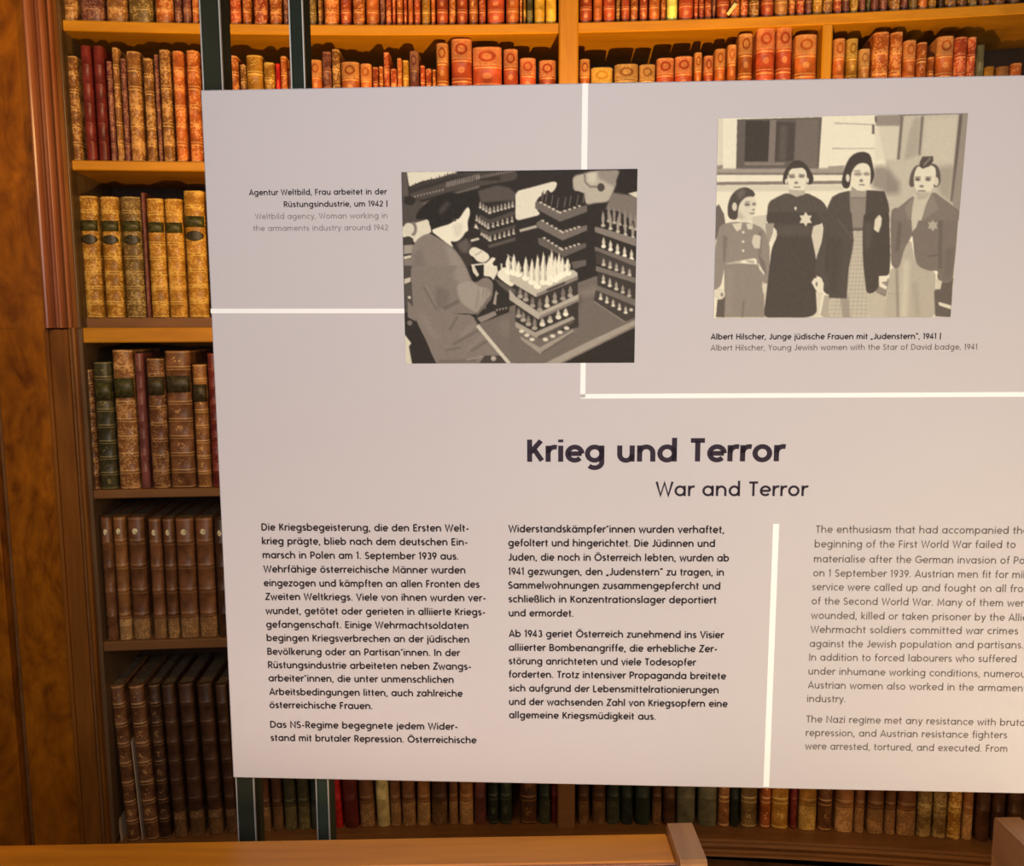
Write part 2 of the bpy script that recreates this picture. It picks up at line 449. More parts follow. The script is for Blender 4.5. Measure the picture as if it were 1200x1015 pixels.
def book_mesh(Wd, D, H, nb, bulge, bandh=0.0016):
    t = min(0.0028, Wd * 0.22); na = 8
    levels = [(0.0, 0.0, 0.9), (0.002, 0, 1)]
    for k in range(1, nb + 1):
        zc = H * k / (nb + 1)
        levels += [(zc - 0.0042, 0, 1), (zc - 0.002, 1, 1), (zc + 0.002, 1, 1), (zc + 0.0042, 0, 1)]
    levels += [(H - 0.003, 0, 1), (H, 0.2, 0.85)]
    V = []; Fc = []; m = na + 1 + 6
    for z, band, sc in levels:
        V.append((-Wd / 2, D, z)); V.append((-Wd / 2, 0.004, z))
        for i in range(na + 1):
            u = -1 + 2 * i / na
            yy = -bulge * sc * math.sqrt(max(0, 1 - u * u * 0.97)) - bandh * band * (1 - u ** 6)
            V.append((u * (Wd / 2 - 0.0004), yy + (0.0025 if abs(u) > 0.99 else 0), z))
        V.append((Wd / 2, 0.004, z)); V.append((Wd / 2, D, z))
        V.append((Wd / 2 - t, D, z)); V.append((Wd / 2 - t, t, z)); V.append((-Wd / 2 + t, t, z)); V.append((-Wd / 2 + t, D, z))
    m = na + 1 + 8
    nl = len(levels)
    for k in range(nl - 1):
        for i in range(m):
            j = (i + 1) % m
            Fc.append((k * m + i, k * m + j, (k + 1) * m + j, (k + 1) * m + i))
    Fc.append(tuple(range(m))[::-1]); Fc.append(tuple(range((nl - 1) * m, nl * m)))
    me = bpy.data.meshes.new('book'); me.from_pydata(V, [], Fc); me.update()
    me.polygons.foreach_set('use_smooth', [len(p.vertices) == 4 and (2 <= p.vertices[0] % m <= na + 1) for p in me.polygons])
    return me, t

_label_m = {}
def label_mat(c):
    if c not in _label_m:
        _label_m[c] = plain('spine_label_%s' % c, {'green': (0.055, 0.055, 0.018, 1), 'oval': (0.035, 0.030, 0.015, 1), 'dark': (0.05, 0.04, 0.02, 1),
                             'cream': (0.75, 0.66, 0.45, 1), 'red': (0.28, 0.04, 0.02, 1), 'gold': (0.8, 0.6, 0.25, 1)}[c], 0.45, 0, 0.45, 90)
    return _label_m[c]

def spine_patch(name, parent, Wd, bulge, z0, z1, col, oval=False, frac=0.98, cx=0.0):
    n = 8; V = []; Fc = []; rows = 8 if oval else 1
    for r in range(rows + 1):
        t = r / rows; z = z0 + (z1 - z0) * t
        hw = frac * (math.sqrt(max(0.0, 1 - (2 * t - 1) ** 2)) if oval else 1.0)
        hw = max(hw, 0.05)
        for i in range(n + 1):
            u = cx + (-1 + 2 * i / n) * hw
            V.append((u * Wd / 2, -bulge * math.sqrt(max(0, 1 - u * u * 0.97)) - 0.0009, z))
    for r in range(rows):
        for i in range(n):
            a = r * (n + 1) + i
            Fc.append((a, a + 1, a + n + 2, a + n + 1))
    o = new_mesh(name, V, Fc, label_mat(col), parent, True)
    md = o.modifiers.new('thick', 'SOLIDIFY'); md.thickness = 0.0005; md.offset = 0
    return o

BOOKS = []
ORD = ['zeroth', 'first', 'second', 'third', 'fourth', 'fifth', 'sixth', 'seventh', 'eighth', 'ninth', 'tenth', 'eleventh', 'twelfth', 'thirteenth',
       'fourteenth', 'fifteenth', 'sixteenth', 'seventeenth', 'eighteenth', 'nineteenth', 'twentieth']
def ordn(n):
    if n <= 20: return ORD[n]
    tens = {2: 'twenty', 3: 'thirty', 4: 'forty', 5: 'fifty'}[n // 10]
    if n % 10 == 0: return tens[:-1] + 'ieth'
    return tens + '-' + ORD[n % 10]

def book(px0, px1, ytop, yref, zbase, col, sty='gilt', off=0.022, lean=0.0, nb=None, gap=0.0008, tilt=0.0):
    A = hit(px0, yref, off); B = hit(px1, yref, off)
    xm = (A.x + B.x) / 2
    zbase = zbase + tilt * xm
    wd = max(0.007, (B - A).length - gap)
    H = hit((px0 + px1) / 2, ytop, off).z - zbase if ytop is not None else 0.26
    if H < 0: H = 0.05
    nb = nb or (4 if H < 0.2 else 5)
    bulge = min(0.011, wd * 0.32)
    D = min(DEPTH - off - 0.03, max(0.13, H * 0.68))
    me, t = book_mesh(wd, D, H, nb, bulge)
    me.materials.append(book_mat(col, sty, nb))
    o = bpy.data.objects.new('book', me); COL.objects.link(o)
    a = math.atan2(B.y - A.y, B.x - A.x)
    # a leaning book turns about its base in the plane of the row
    zr = hit((px0 + px1) / 2, yref, off).z - zbase
    sh = math.tan(math.radians(lean)) * zr
    base = Vector((xm, (A.y + B.y) / 2, zbase)) - Vector((math.cos(a), math.sin(a), 0)) * (-sh)
    base.z += abs(math.sin(math.radians(lean))) * wd / 2 + 0.0004
    o.location = base
    o.rotation_euler = (Matrix.Rotation(a, 3, 'Z') @ Matrix.Rotation(math.radians(-lean), 3, 'Y')).to_euler()
    v, f = box_vf(-wd / 2 + t, wd / 2 - t, t, D - 0.002, 0.003, H - 0.004)
    pb = new_mesh('page_block', v, f, M_pages, o)
    rec = dict(o=o, wd=wd, H=H, bulge=bulge, col=col, sty=sty, px=(px0 + px1) / 2, w=px1 - px0, lean=lean, ytop=ytop)
    BOOKS.append(rec)
    return rec

def row(items, **kw):
    out = []
    for it in items:
        k = dict(kw); 
        if len(it) > 5: k.update(it[5])
        out.append(book(it[0], it[1], it[2], k.pop('yref'), k.pop('zbase'), it[3], it[4], **k))
    return out

def label_row(recs, where, landmark, group, extra=None, from_right=False):
    n = len(recs)
    for i, r in enumerate(recs):
        k = n - i if from_right else i + 1
        thick = 'thin ' if r['w'] < 9 else ('thick ' if r['w'] > 22 else '')
        e = (extra or {}).get(i, '')
        desc = '%s%s %s book' % (thick, NAME[r['col']], STY[r['sty']])
        lab = '%s%s, %s from %s %s' % (desc, (' ' + e) if e else '', ordn(k), landmark, where)
        tag(r['o'], lab, 'book', group)

# ---- row A, above the top shelf
a1 = row([(75, 91, -75, 'tan', 'gilt'), (95, 122, -70, 'purple', 'gilt'), (125, 149, -72, 'tan', 'gilt'), (151, 179, -74, 'olive', 'gilt'), (182, 203, -68, 'orange', 'gilt'),
          (204.5, 213, -70, 'purple', 'gilt'), (214, 224, -76, 'purple', 'gilt'), (225, 232.5, -70, 'orange', 'gilt')], yref=12, zbase=Z1t)
label_row(a1, 'above the top shelf', 'the left side', 'books above the top shelf, left of the posts')
a2 = row([(234, 244, -70, 'orange', 'gilt'), (246, 258, -72, 'red', 'gilt'), (260, 267, -68, 'red', 'gilt'), (269.5, 282, -70, 'red', 'gilt'), (284, 294, -72, 'orange', 'gilt'), (297.5, 313, -70, 'red', 'gilt'), (316, 330, -65, 'orange', 'gilt'),
          (332, 338, -70, 'purple', 'gilt'), (341, 352, -68, 'orange', 'gilt')], yref=12, zbase=Z1t)
label_row(a2, 'above the top shelf', 'the broad grey post', 'books above the top shelf, between the posts')
seq = [(361, 370, -70, 'olive', 'gilt'), (372.5, 377, -74, 'tan', 'gilt'), (380, 397, -70, 'orange', 'gilt'), (399, 411, -70, 'red', 'band'), (413.5, 427, -72, 'orange', 'gilt'), (429, 444, -69, 'orange', 'medal'),
       (445, 451, -69, 'purple', 'gilt'), (452, 458.5, -72, 'red', 'gilt'), (459.5, 463.5, -70, 'red', 'gilt'), (464.5, 472, -70, 'orange', 'band'), (473, 477, -70, 'red', 'band'), (478, 484, -72, 'orange', 'plain'), (485, 492.5, -68, 'red', 'band'),
       (494, 504, -70, 'ochre', 'band'), (505, 510, -70, 'orange', 'band'), (511.5, 525, -70, 'red', 'medal'), (526, 534, -70, 'orange', 'gilt'), (535, 548, -71, 'red', 'medal'), (549.5, 560, -70, 'orange', 'band'), (561, 569, -70, 'red', 'gilt'),
       (571, 591, -69, 'red', 'medal'), (593, 608, -70, 'orange', 'medal'), (608.8, 612.2, -70, 'orange', 'gilt'), (613, 616.5, -70, 'ochre', 'gilt'), (617.2, 624.5, -70, 'green', 'foot'), (626, 638.5, -74, 'yellow', 'plain'), (639.5, 652, -74, 'yellow', 'plain')]
a3 = row(seq, yref=12, zbase=Z1t)
label_row(a3, 'above the top shelf', 'the narrow post', 'books above the top shelf, post to divider')
seq = [(679, 694, -78, 'red', 'medal'), (695.5, 706, -78, 'orange', 'plain'), (707, 721, -80, 'red', 'medal'), (722, 727, -80, 'tan', 'gilt'), (728, 738, -78, 'red', 'band'), (739, 748, -80, 'orange', 'gilt'), (749.5, 759, -78, 'red', 'band'),
       (760.5, 773.5, -80, 'orange', 'medal'), (774.5, 780.5, -80, 'orange', 'gilt'), (781.5, 794, -80, 'lemon', 'plain'), (795.5, 812.5, -82, 'red', 'medal'), (813.5, 818.3, -82, 'red', 'gilt'), (819, 825.5, -80, 'red', 'band'), (826, 834, -82, 'red', 'gilt'),
       (834.8, 839, -84, 'purple', 'gilt'), (840, 855, -85, 'red', 'medal'), (856, 867, -85, 'orange', 'gilt'), (868, 877, -86, 'red', 'gilt'), (878, 890, -86, 'tan', 'gilt'), (892, 907, -86, 'red', 'medal'), (908, 923.5, -88, 'tan', 'medal'),
       (924.5, 932, -88, 'orange', 'gilt'), (933.5, 943, -90, 'red', 'gilt'), (944, 951.5, -90, 'purple', 'gilt'), (953, 964, -90, 'ochre', 'gilt'), (965, 976, -90, 'tan', 'gilt'), (977, 986.5, -92, 'red', 'gilt'), (987.5, 995.5, -92, 'purple', 'gilt'),
       (996.5, 1006, -94, 'ochre', 'gilt'), (1007, 1014.5, -94, 'purple', 'gilt'), (1016, 1020, -94, 'green', 'gilt'), (1021, 1030, -94, 'purple', 'gilt'), (1031, 1040, -95, 'purple', 'gilt'), (1042, 1055, -95, 'tan', 'gilt'), (1056, 1064, -95, 'purple', 'gilt'),
       (1066, 1075.5, -96, 'olive', 'gilt'), (1076.5, 1087, -97, 'orange', 'gilt'), (1088, 1097.5, -98, 'ochre', 'gilt'), (1099, 1106, -98, 'darkbrown', 'gilt'), (1107.5, 1121, -98, 'brown', 'gilt'), (1122.5, 1133, -99, 'brown', 'gilt'), (1134.5, 1145, -99, 'olive', 'gilt'),
       (1147, 1160, -100, 'brown', 'gilt'), (1162, 1178, -100, 'brown', 'gilt'), (1180, 1196, -102, 'darkbrown', 'gilt')]
a4 = row(seq, yref=6, zbase=Z1t)
label_row(a4, 'above the top shelf', 'the divider', 'books above the top shelf, right of the divider')

# ---- row B, under the top shelf
b1 = row([(82, 93, 66, 'tan', 'gilt'), (98, 110.5, 54, 'maroon', 'plain'), (112.5, 125, 54.5, 'maroon', 'plain'), (127, 133.5, 72, 'purple', 'gilt'), (134.5, 142, 56, 'tan', 'gilt'), (143.5, 150, 69, 'purple', 'gilt'), (151, 167, 61, 'tan', 'gilt'),
          (170, 181.5, 69, 'tan', 'gilt'), (183, 188, 64, 'purple', 'gilt'), (189, 202, 59, 'tan', 'gilt'), (204.5, 217, 60.5, 'orange', 'gilt'), (221, 235, 60, 'orange', 'gilt')], yref=125, zbase=Z2t)
label_row(b1, 'on the second shelf', 'the left end', 'books on the second shelf, left of the posts')
b2 = row([(239, 250, 63, 'orange', 'gilt'), (252, 264, 66, 'orange', 'gilt'), (267.5, 279.5, 66, 'orange', 'gilt'), (281, 288.3, 76, 'tan', 'gilt'), (288.8, 308, 65.5, 'ochre', 'band'), (309, 322, 74, 'ochre', 'gilt'), (322.5, 328.3, 75, 'brightred', 'plain'), (328.6, 336.5, 66.5, 'orange', 'gilt'), (337.3, 342, 83, 'purple', 'plain'), (345, 358, 70, 'orange', 'gilt')], yref=85, zbase=Z2t)
label_row(b2, 'just above the panel', 'the broad grey post', 'books on the second shelf, between the posts')
seq = [(363, 377, 71, 'orange', 'medal'), (377.8, 388.3, 61, 'purple', 'gilt'), (389, 398.5, 58, 'tan', 'gilt'), (400, 421, 73.5, 'orange', 'medal'), (422, 435.5, 75.5, 'orange', 'medal'), (436.5, 443, 79, 'red', 'gilt'), (443.7, 449, 78, 'orange', 'band'), (449.5, 456.5, 61.5, 'red', 'gilt'),
       (457.3, 464.7, 81, 'red', 'gilt'), (465.2, 471, 68.5, 'orange', 'gilt'), (471.5, 479, 71, 'ochre', 'band'), (479.8, 491, 60.5, 'purple', 'medal'), (492, 498, 77, 'red', 'band'), (498.6, 505.5, 81, 'red', 'gilt'), (506.2, 510.8, 81.5, 'orange', 'band'),
       (511.3, 525.5, 51.5, 'orange', 'medal'), (529, 553, 46.5, 'red', 'medal'), (554, 588, 56, 'red', 'medal'), (590, 607, 58.5, 'red', 'medal'), (609, 628, 69, 'red', 'medal'), (631.5, 651.5, 71.5, 'red', 'medal')]
b3 = row(seq, yref=85, zbase=Z2t, nb=5)
label_row(b3, 'just above the panel', 'the narrow post', 'books on the second shelf, post to divider')
seq = [(679, 691.5, 70, 'orange', 'medal'), (692.5, 718, 80, 'ochre', 'medal'), (720, 748, 76, 'tan', 'medal'), (749, 768, 76.5, 'tan', 'medal'), (769.3, 790, 69, 'red', 'medal'), (790.8, 811.5, 67, 'red', 'medal'), (813.3, 822.7, 62, 'orange', 'medal'), (824.5, 836, 66, 'red', 'medal'),
       (837.3, 850, 58, 'orange', 'medal'), (852, 862.8, 53, 'orange', 'medal'), (865, 881.5, 40.5, 'orange', 'medal'), (885.5, 907.5, 34, 'red', 'medal'), (909, 927.5, 33, 'red', 'medal'), (931, 956.5, 41.5, 'orange', 'medal')]
b4 = row(seq, yref=80, zbase=Z2t, nb=5)
label_row(b4, 'just above the panel', 'the thick wooden divider', 'books on the second shelf, between the two dividers')
seq = [(976, 990, 46, 'orange', 'medal'), (991.5, 1005, 46, 'ochre', 'medal'), (1006.3, 1019.5, 58, 'tan', 'medal'), (1022, 1041, 38.5, 'orange', 'gilt'), (1042.5, 1057, 38.5, 'orange', 'gilt'), (1058.3, 1073, 48, 'orange', 'medal'), (1074.3, 1086, 50, 'orange', 'band'),
       (1087.5, 1095, 67, 'orange', 'gilt'), (1096.5, 1117, 43.5, 'orange', 'medal'), (1118, 1132.5, 44, 'red', 'gilt'), (1133.3, 1143.3, 44, 'red', 'gilt'), (1144, 1153.5, 53, 'greygreen', 'plain'), (1154, 1166, 78.5, 'ochre', 'plain'), (1168, 1183, 78.5, 'tan', 'plain'), (1185, 1198, 74.5, 'orange', 'gilt')]
b5 = row(seq, yref=75, zbase=Z2t, nb=5)
label_row(b5, 'just above the panel', 'the narrow divider', 'books on the second shelf, right of the narrow divider')

# ---- row C
c1 = row([(96, 117, 230, 'ochre', 'gilt'), (120.5, 141.5, 231, 'ochre', 'gilt'), (144.5, 167, 231, 'olive', 'gilt'), (167.8, 173, 226, 'purple', 'plain'), (174, 194, 233, 'ochre', 'gilt'), (195.5, 215.5, 233.5, 'ochre', 'gilt'), (218, 241.5, 224, 'ochre', 'gilt')],
         yref=290, zbase=Z3r, off=0.035, nb=7)
for i, r in enumerate(c1):
    if i == 3: continue
    H, wd, bu = r['H'], r['wd'], r['bulge']
    spine_patch('title_label', r['o'], wd, bu + 0.0016, H * 0.715, H * 0.80, 'green')
    if i in (0, 1, 2, 6):
        spine_patch('volume_label', r['o'], wd, bu + 0.0016, H * 0.605, H * 0.685, 'oval', oval=True, frac=0.92)
label_row(c1, 'on shelf three', 'the left', 'ochre books on the third shelf',
          {0: 'with dark oval', 1: 'with dark oval', 2: 'with dark oval', 4: 'with olive label', 5: 'with olive label', 6: 'with dark oval'})
# ---- row D
d1 = row([(100, 112, 433, 'brown', 'gilt'), (113, 134, 424, 'green', 'band'), (136, 160, 410, 'tan', 'gilt'), (161.5, 172, 414, 'purple', 'plain'), (175, 195.5, 420, 'brown', 'gilt'), (197, 226, 411, 'brown', 'band'), (228, 244.5, 427, 'tan', 'band'), (246, 258, 414, 'maroon', 'gilt')],
         yref=490, zbase=Z4t, nb=7)
for i, (lo, hi, c) in {1: (0.70, 0.84, 'green'), 2: (0.66, 0.80, 'green'), 4: (0.72, 0.86, 'dark'), 5: (0.70, 0.82, 'dark'), 6: (0.70, 0.84, 'dark')}.items():
    r = d1[i]; spine_patch('title_label', r['o'], r['wd'], r['bulge'] + 0.0016, r['H'] * lo, r['H'] * hi, c)
label_row(d1, 'on the fourth shelf', 'the left side', 'mixed books on the fourth shelf', {1: 'with green label', 2: 'with green label', 5: 'with dark label'})
# ---- row E
e1 = row([(121.5, 135, 606, 'brown', 'plain'), (136, 151, 605, 'tan', 'foot'), (153, 172.5, 605, 'brown', 'foot'), (177, 192, 607, 'brown', 'foot'), (193.5, 207.5, 607, 'brown', 'foot'), (208.5, 230, 606.5, 'brown', 'foot'), (231.5, 252, 606, 'brown', 'foot'), (253.5, 268, 608, 'darkbrown', 'plain')],
         yref=675, zbase=Z5t, nb=4)
for r in e1:
    spine_patch('gilt_crest', r['o'], r['wd'], r['bulge'] + 0.0006, r['H'] * 0.86, r['H'] * 0.91, 'cream', oval=True, frac=0.34)
label_row(e1, 'on the fifth shelf', 'the left side', 'uniform brown books on the fifth shelf')
# ---- row F, bottom left, leaning
f1 = row([(139, 154.5, 802, 'brown', 'band', dict(lean=2.6)), (160, 177.5, 802, 'brown', 'band', dict(lean=2.6)), (180.5, 194, 801, 'darkbrown', 'band', dict(lean=1.2)), (197, 212, 801, 'darkbrown', 'foot', dict(lean=1.8)), (216, 233.5, 800, 'darkbrown', 'foot', dict(lean=1.8)),
          (238, 255.5, 800, 'darkbrown', 'foot', dict(lean=1.8)), (259, 273, 801, 'darkbrown', 'foot', dict(lean=1.8))], yref=892, zbase=Z6t, tilt=TILT, off=0.035, nb=7)
label_row(f1, 'on the bottom shelf, leaning,', 'the left side', 'leaning books at the left of the bottom shelf')
# two pale pamphlets pressed between the leaning books
for (pa, lab) in ((131.5, 'thin pale pamphlet leaning before the first bottom-shelf book'), (156.5, 'thin pale pamphlet squeezed between the first two leaning bottom-shelf books')):
    A = hit(pa, 892, 0.03); zq = Z6t + TILT * A.x; zr = A.z - zq
    v, f = box_vf(-0.0008, 0.0008, 0, 0.15, 0, 0.32, 0.0003)
    o = new_mesh('pamphlet', v, f, plain('pamphlet_paper', (0.6, 0.5, 0.42, 1), 0.8))
    ln = math.radians(2.6)
    o.location = (A.x + math.tan(ln) * zr, A.y, zq + 0.0006)
    o.rotation_euler = (0, -ln, curve_ang(A.x))
    tag(o, lab, 'pamphlet', 'pale pamphlets on the bottom shelf')

# ---- row G, bottom shelf seen under the panel
TOPG = 802
def g(a, b, col, sty='foot', **k): return (a, b, TOPG + k.pop('dt', 0), col, sty, k)
g1 = row([g(277, 290, 'darkbrown', lean=1.5), g(292, 303, 'darkbrown', lean=1.5), g(306, 316, 'brown', lean=1.5), g(318.5, 331, 'darkbrown', lean=1.5), g(332.5, 347, 'green', lean=1.5, dt=3), g(348.5, 362.5, 'green', lean=1.5), g(364, 376, 'teal', dt=-6)],
         yref=940, zbase=Z6t, tilt=TILT, off=0.035, nb=4)
label_row(g1, 'below the panel', 'the panel corner', 'bottom shelf books between the posts')
g2 = row([g(391, 400, 'brightred', 'plain', lean=2.6), g(402, 419.5, 'maroon', 'plain', lean=2.2), g(421, 438, 'brown', lean=2.0), g(441, 456, 'vellum', 'plain', lean=2.0), g(457.5, 469.5, 'brown', lean=1.2), g(471, 486.5, 'brown', lean=0.6), g(489, 504, 'tan', lean=0),
          g(506, 524, 'darkbrown'), g(526, 536.5, 'brown'), g(538.5, 554.5, 'tan'), g(556, 569.5, 'purple', 'plain'), g(572, 584.5, 'teal', 'band'), g(585.5, 600, 'teal', 'band'), g(609, 629, 'darkbrown', 'band', dt=10)], yref=940, zbase=Z6t, tilt=TILT, off=0.035, nb=4)
label_row(g2, 'below the panel', 'the teal narrow post', 'bottom shelf books right of the narrow post')
g3 = row([g(631.5, 645, 'teal'), g(646, 654, 'maroon', 'plain')], yref=940, zbase=Z6t, tilt=TILT, off=0.035, nb=4)
tag(g3[0]['o'], 'blackish green book just left of the hidden divider below the panel', 'book', 'bottom shelf books right of the narrow post')
tag(g3[1]['o'], 'thin maroon book pressed against the divider below the panel', 'book', 'bottom shelf books right of the narrow post')
g4 = row([g(677, 690.5, 'darkbrown'), g(694, 709.5, 'darkbrown'), g(711, 726.5, 'teal'), g(727.5, 741.5, 'teal', 'plain'), g(744, 762, 'teal', 'plain'), g(764, 775.5, 'darkbrown'), g(777, 791.5, 'darkbrown', 'plain'), g(793, 814.5, 'greygreen', 'plain'), g(818, 840, 'greygreen', 'plain'),
          g(841.5, 855, 'tan', 'band'), g(856, 866, 'teal', 'plain'), g(868, 887, 'olive', 'band'), g(891, 903.3, 'orange', 'band'), g(904.3, 924, 'ochre', 'band'), g(926.5, 934.5, 'maroon', 'band'), g(936, 956.8, 'ochre', 'foot'), g(959, 975.2, 'brown', 'band'), g(979, 1000.5, 'tan', 'foot'), g(1002, 1013.5, 'brown', 'foot'),
          g(1016.5, 1036, 'brown', 'foot'), g(1037.3, 1050, 'brown', 'foot'), g(1051.5, 1073.8, 'brown', 'foot'), g(1075.3, 1092.5, 'olive', 'gilt'), g(1094, 1110, 'olive', 'gilt'), g(1111.3, 1127.3, 'ochre', 'gilt'), g(1129, 1141, 'tan', 'foot'), g(1144, 1161, 'darkbrown', 'plain'), g(1163, 1178.5, 'darkbrown', 'plain'), g(1181, 1200, 'darkbrown', 'plain')],
         yref=945, zbase=Z6t, tilt=TILT, off=0.035, nb=4)
label_row(g4, 'below the panel', 'the divider', 'bottom shelf books right of the divider')

# ---- books the panel hides from this spot, beside the ones in view
def hidden(px0, px1, ytop, yref, zb, cols, grp, lab, off=0.022):
    x = px0; rs = random.Random(int(px0 * 3 + yref))
    while x < px1:
        w = rs.uniform(12, 24)
        r = book(x, x + w, ytop + rs.uniform(-8, 8), yref, zb, rs.choice(cols), rs.choice(['gilt', 'band']), off=off)
        k = getattr(hidden, 'k', {}); k[grp] = k.get(grp, 0) + 1; hidden.k = k
        tag(r['o'], '%s leather book, %s from the panel edge %s' % (NAME[r['col']], ordn(k[grp]), lab), 'book', grp)
        x += w + 1.2
hidden(244, 420, 232, 290, Z3r, ['ochre', 'tan'], 'third shelf books behind the panel', 'on the third shelf, behind the panel', 0.035)
hidden(262, 420, 420, 490, Z4t, ['brown', 'tan', 'green'], 'fourth shelf books behind the panel', 'on the fourth shelf, behind the panel')
hidden(271, 420, 607, 675, Z5t, ['brown', 'darkbrown'], 'fifth shelf books behind the panel', 'on the fifth shelf, behind the panel')

# slip of pale paper sticking out of the top row
A = hit(856, 13, 0.002)
v, f = box_vf(-0.0045, 0.0045, -0.004, 0.0, -0.012, 0.022, 0.0004)
o = new_mesh('paper_slip', v, f, M_slip); o.location = A; o.rotation_euler = (0, math.radians(38), curve_ang(A.x))
tag(o, 'small pale green paper slip tilted against the top row books', 'paper slip')

# ================================================================== stroke lettering
def arc(cx, cy, rx, ry, a0, a1, n=None):
    n = n or max(3, int(abs(a1 - a0) / 22))
    return [(cx + rx * math.cos(math.radians(a0 + (a1 - a0) * i / n)), cy + ry * math.sin(math.radians(a0 + (a1 - a0) * i / n))) for i in range(n + 1)]
B0, XH, CH, AS = 0.07, 0.66, 0.93, 1.0
CY, RY = (B0 + XH) / 2, (XH - B0) / 2
def S(*p): return list(p)
def dot(x, y): return [(x, y - 0.06), (x, y + 0.06)]
G = {}
def _lower():
    r = 0.29
    O = lambda cx: arc(cx, CY, r, RY, 0, 360, 18)
    arch = lambda x0, w, r0=None: arc(x0 + w / 2, CY + 0.03, w / 2, RY - 0.03, 180, 0, 8) + [(x0 + w, B0 - .06)]
    lo, xh = B0 - 0.06, XH + 0.06
    G['a'] = (0.76, [O(.37), S((.66, xh), (.66, lo))]); G['b'] = (0.76, [S((.09, 1.05), (.09, lo)), O(.38)])
    G['c'] = (0.60, [arc(.37, CY, r, RY, 48, 312, 12)]); G['d'] = (0.76, [O(.37), S((.66, 1.05), (.66, lo))])
    G['e'] = (0.70, [S((.09, CY), (.65, CY)), arc(.37, CY, r, RY, 0, 318, 15)])
    G['f'] = (0.38, [arc(.36, .82, .18, .18, 80, 180, 5) + [(.18, lo)], S((.03, XH - .03), (.36, XH - .03))])
    G['g'] = (0.76, [O(.37), S((.66, xh), (.66, 0.0)) + arc(.37, -.02, .29, .24, 0, -140, 8)])
    G['h'] = (0.72, [S((.09, 1.05), (.09, lo)), arch(.09, .53)])
    G['i'] = (0.20, [S((.10, xh), (.10, lo)), dot(.10, .93)]); G['j'] = (0.22, [S((.12, xh), (.12, -.06)) + arc(-.04, -.08, .16, .17, 0, -75, 4), dot(.12, .93)])
    G['k'] = (0.58, [S((.09, 1.05), (.09, lo)), S((.12, .30), (.50, xh - .02)), S((.22, .38), (.54, lo))])
    G['l'] = (0.22, [S((.10, 1.05), (.10, lo))])
    G['m'] = (1.06, [S((.09, xh), (.09, lo)), arch(.09, .43), arch(.52, .43)])
    G['n'] = (0.72, [S((.09, xh), (.09, lo)), arch(.09, .53)])
    G['o'] = (0.74, [O(.37)]); G['p'] = (0.76, [S((.09, xh), (.09, -.30)), O(.38)]); G['q'] = (0.76, [O(.37), S((.66, xh), (.66, -.30))])
    G['r'] = (0.40, [S((.09, xh), (.09, lo)), arc(.36, CY + .02, .27, RY - .02, 180, 72, 6)])
    G['s'] = (0.50, [arc(.26, .51, .17, .145, 35, 250, 9) + arc(.25, .215, .18, .15, 80, -150, 9)])
    G['t'] = (0.40, [S((.18, .92), (.18, .2)) + arc(.30, .2, .12, .14, 190, 280, 4), S((.03, XH - .03), (.37, XH - .03))])
    G['u'] = (0.70, [S((.09, xh), (.09, .32)) + arc(.34, .32, .25, .26, 180, 360, 8), S((.59, xh), (.59, lo))])
    G['v'] = (0.58, [S((.03, xh), (.29, .03), (.55, xh))]); G['w'] = (0.90, [S((.03, xh), (.24, .03), (.45, .62), (.66, .03), (.87, xh))])
    G['x'] = (0.56, [S((.04, xh), (.52, lo)), S((.52, xh), (.04, lo))]); G['y'] = (0.58, [S((.03, xh), (.31, .06)), S((.56, xh), (.24, -.16), (.10, -.24))])
    G['z'] = (0.54, [S((.05, XH), (.48, XH), (.06, B0), (.50, B0))])
    G['ß'] = (0.68, [S((.09, lo), (.09, .75)) + arc(.30, .76, .21, .20, 180, -60, 9) + arc(.34, .28, .26, .24, 85, -110, 8)])
    for k, bs in (('ä', 'a'), ('ö', 'o'), ('ü', 'u')):
        G[k] = (G[bs][0], G[bs][1] + [dot(.24, .92), dot(.50, .92)])
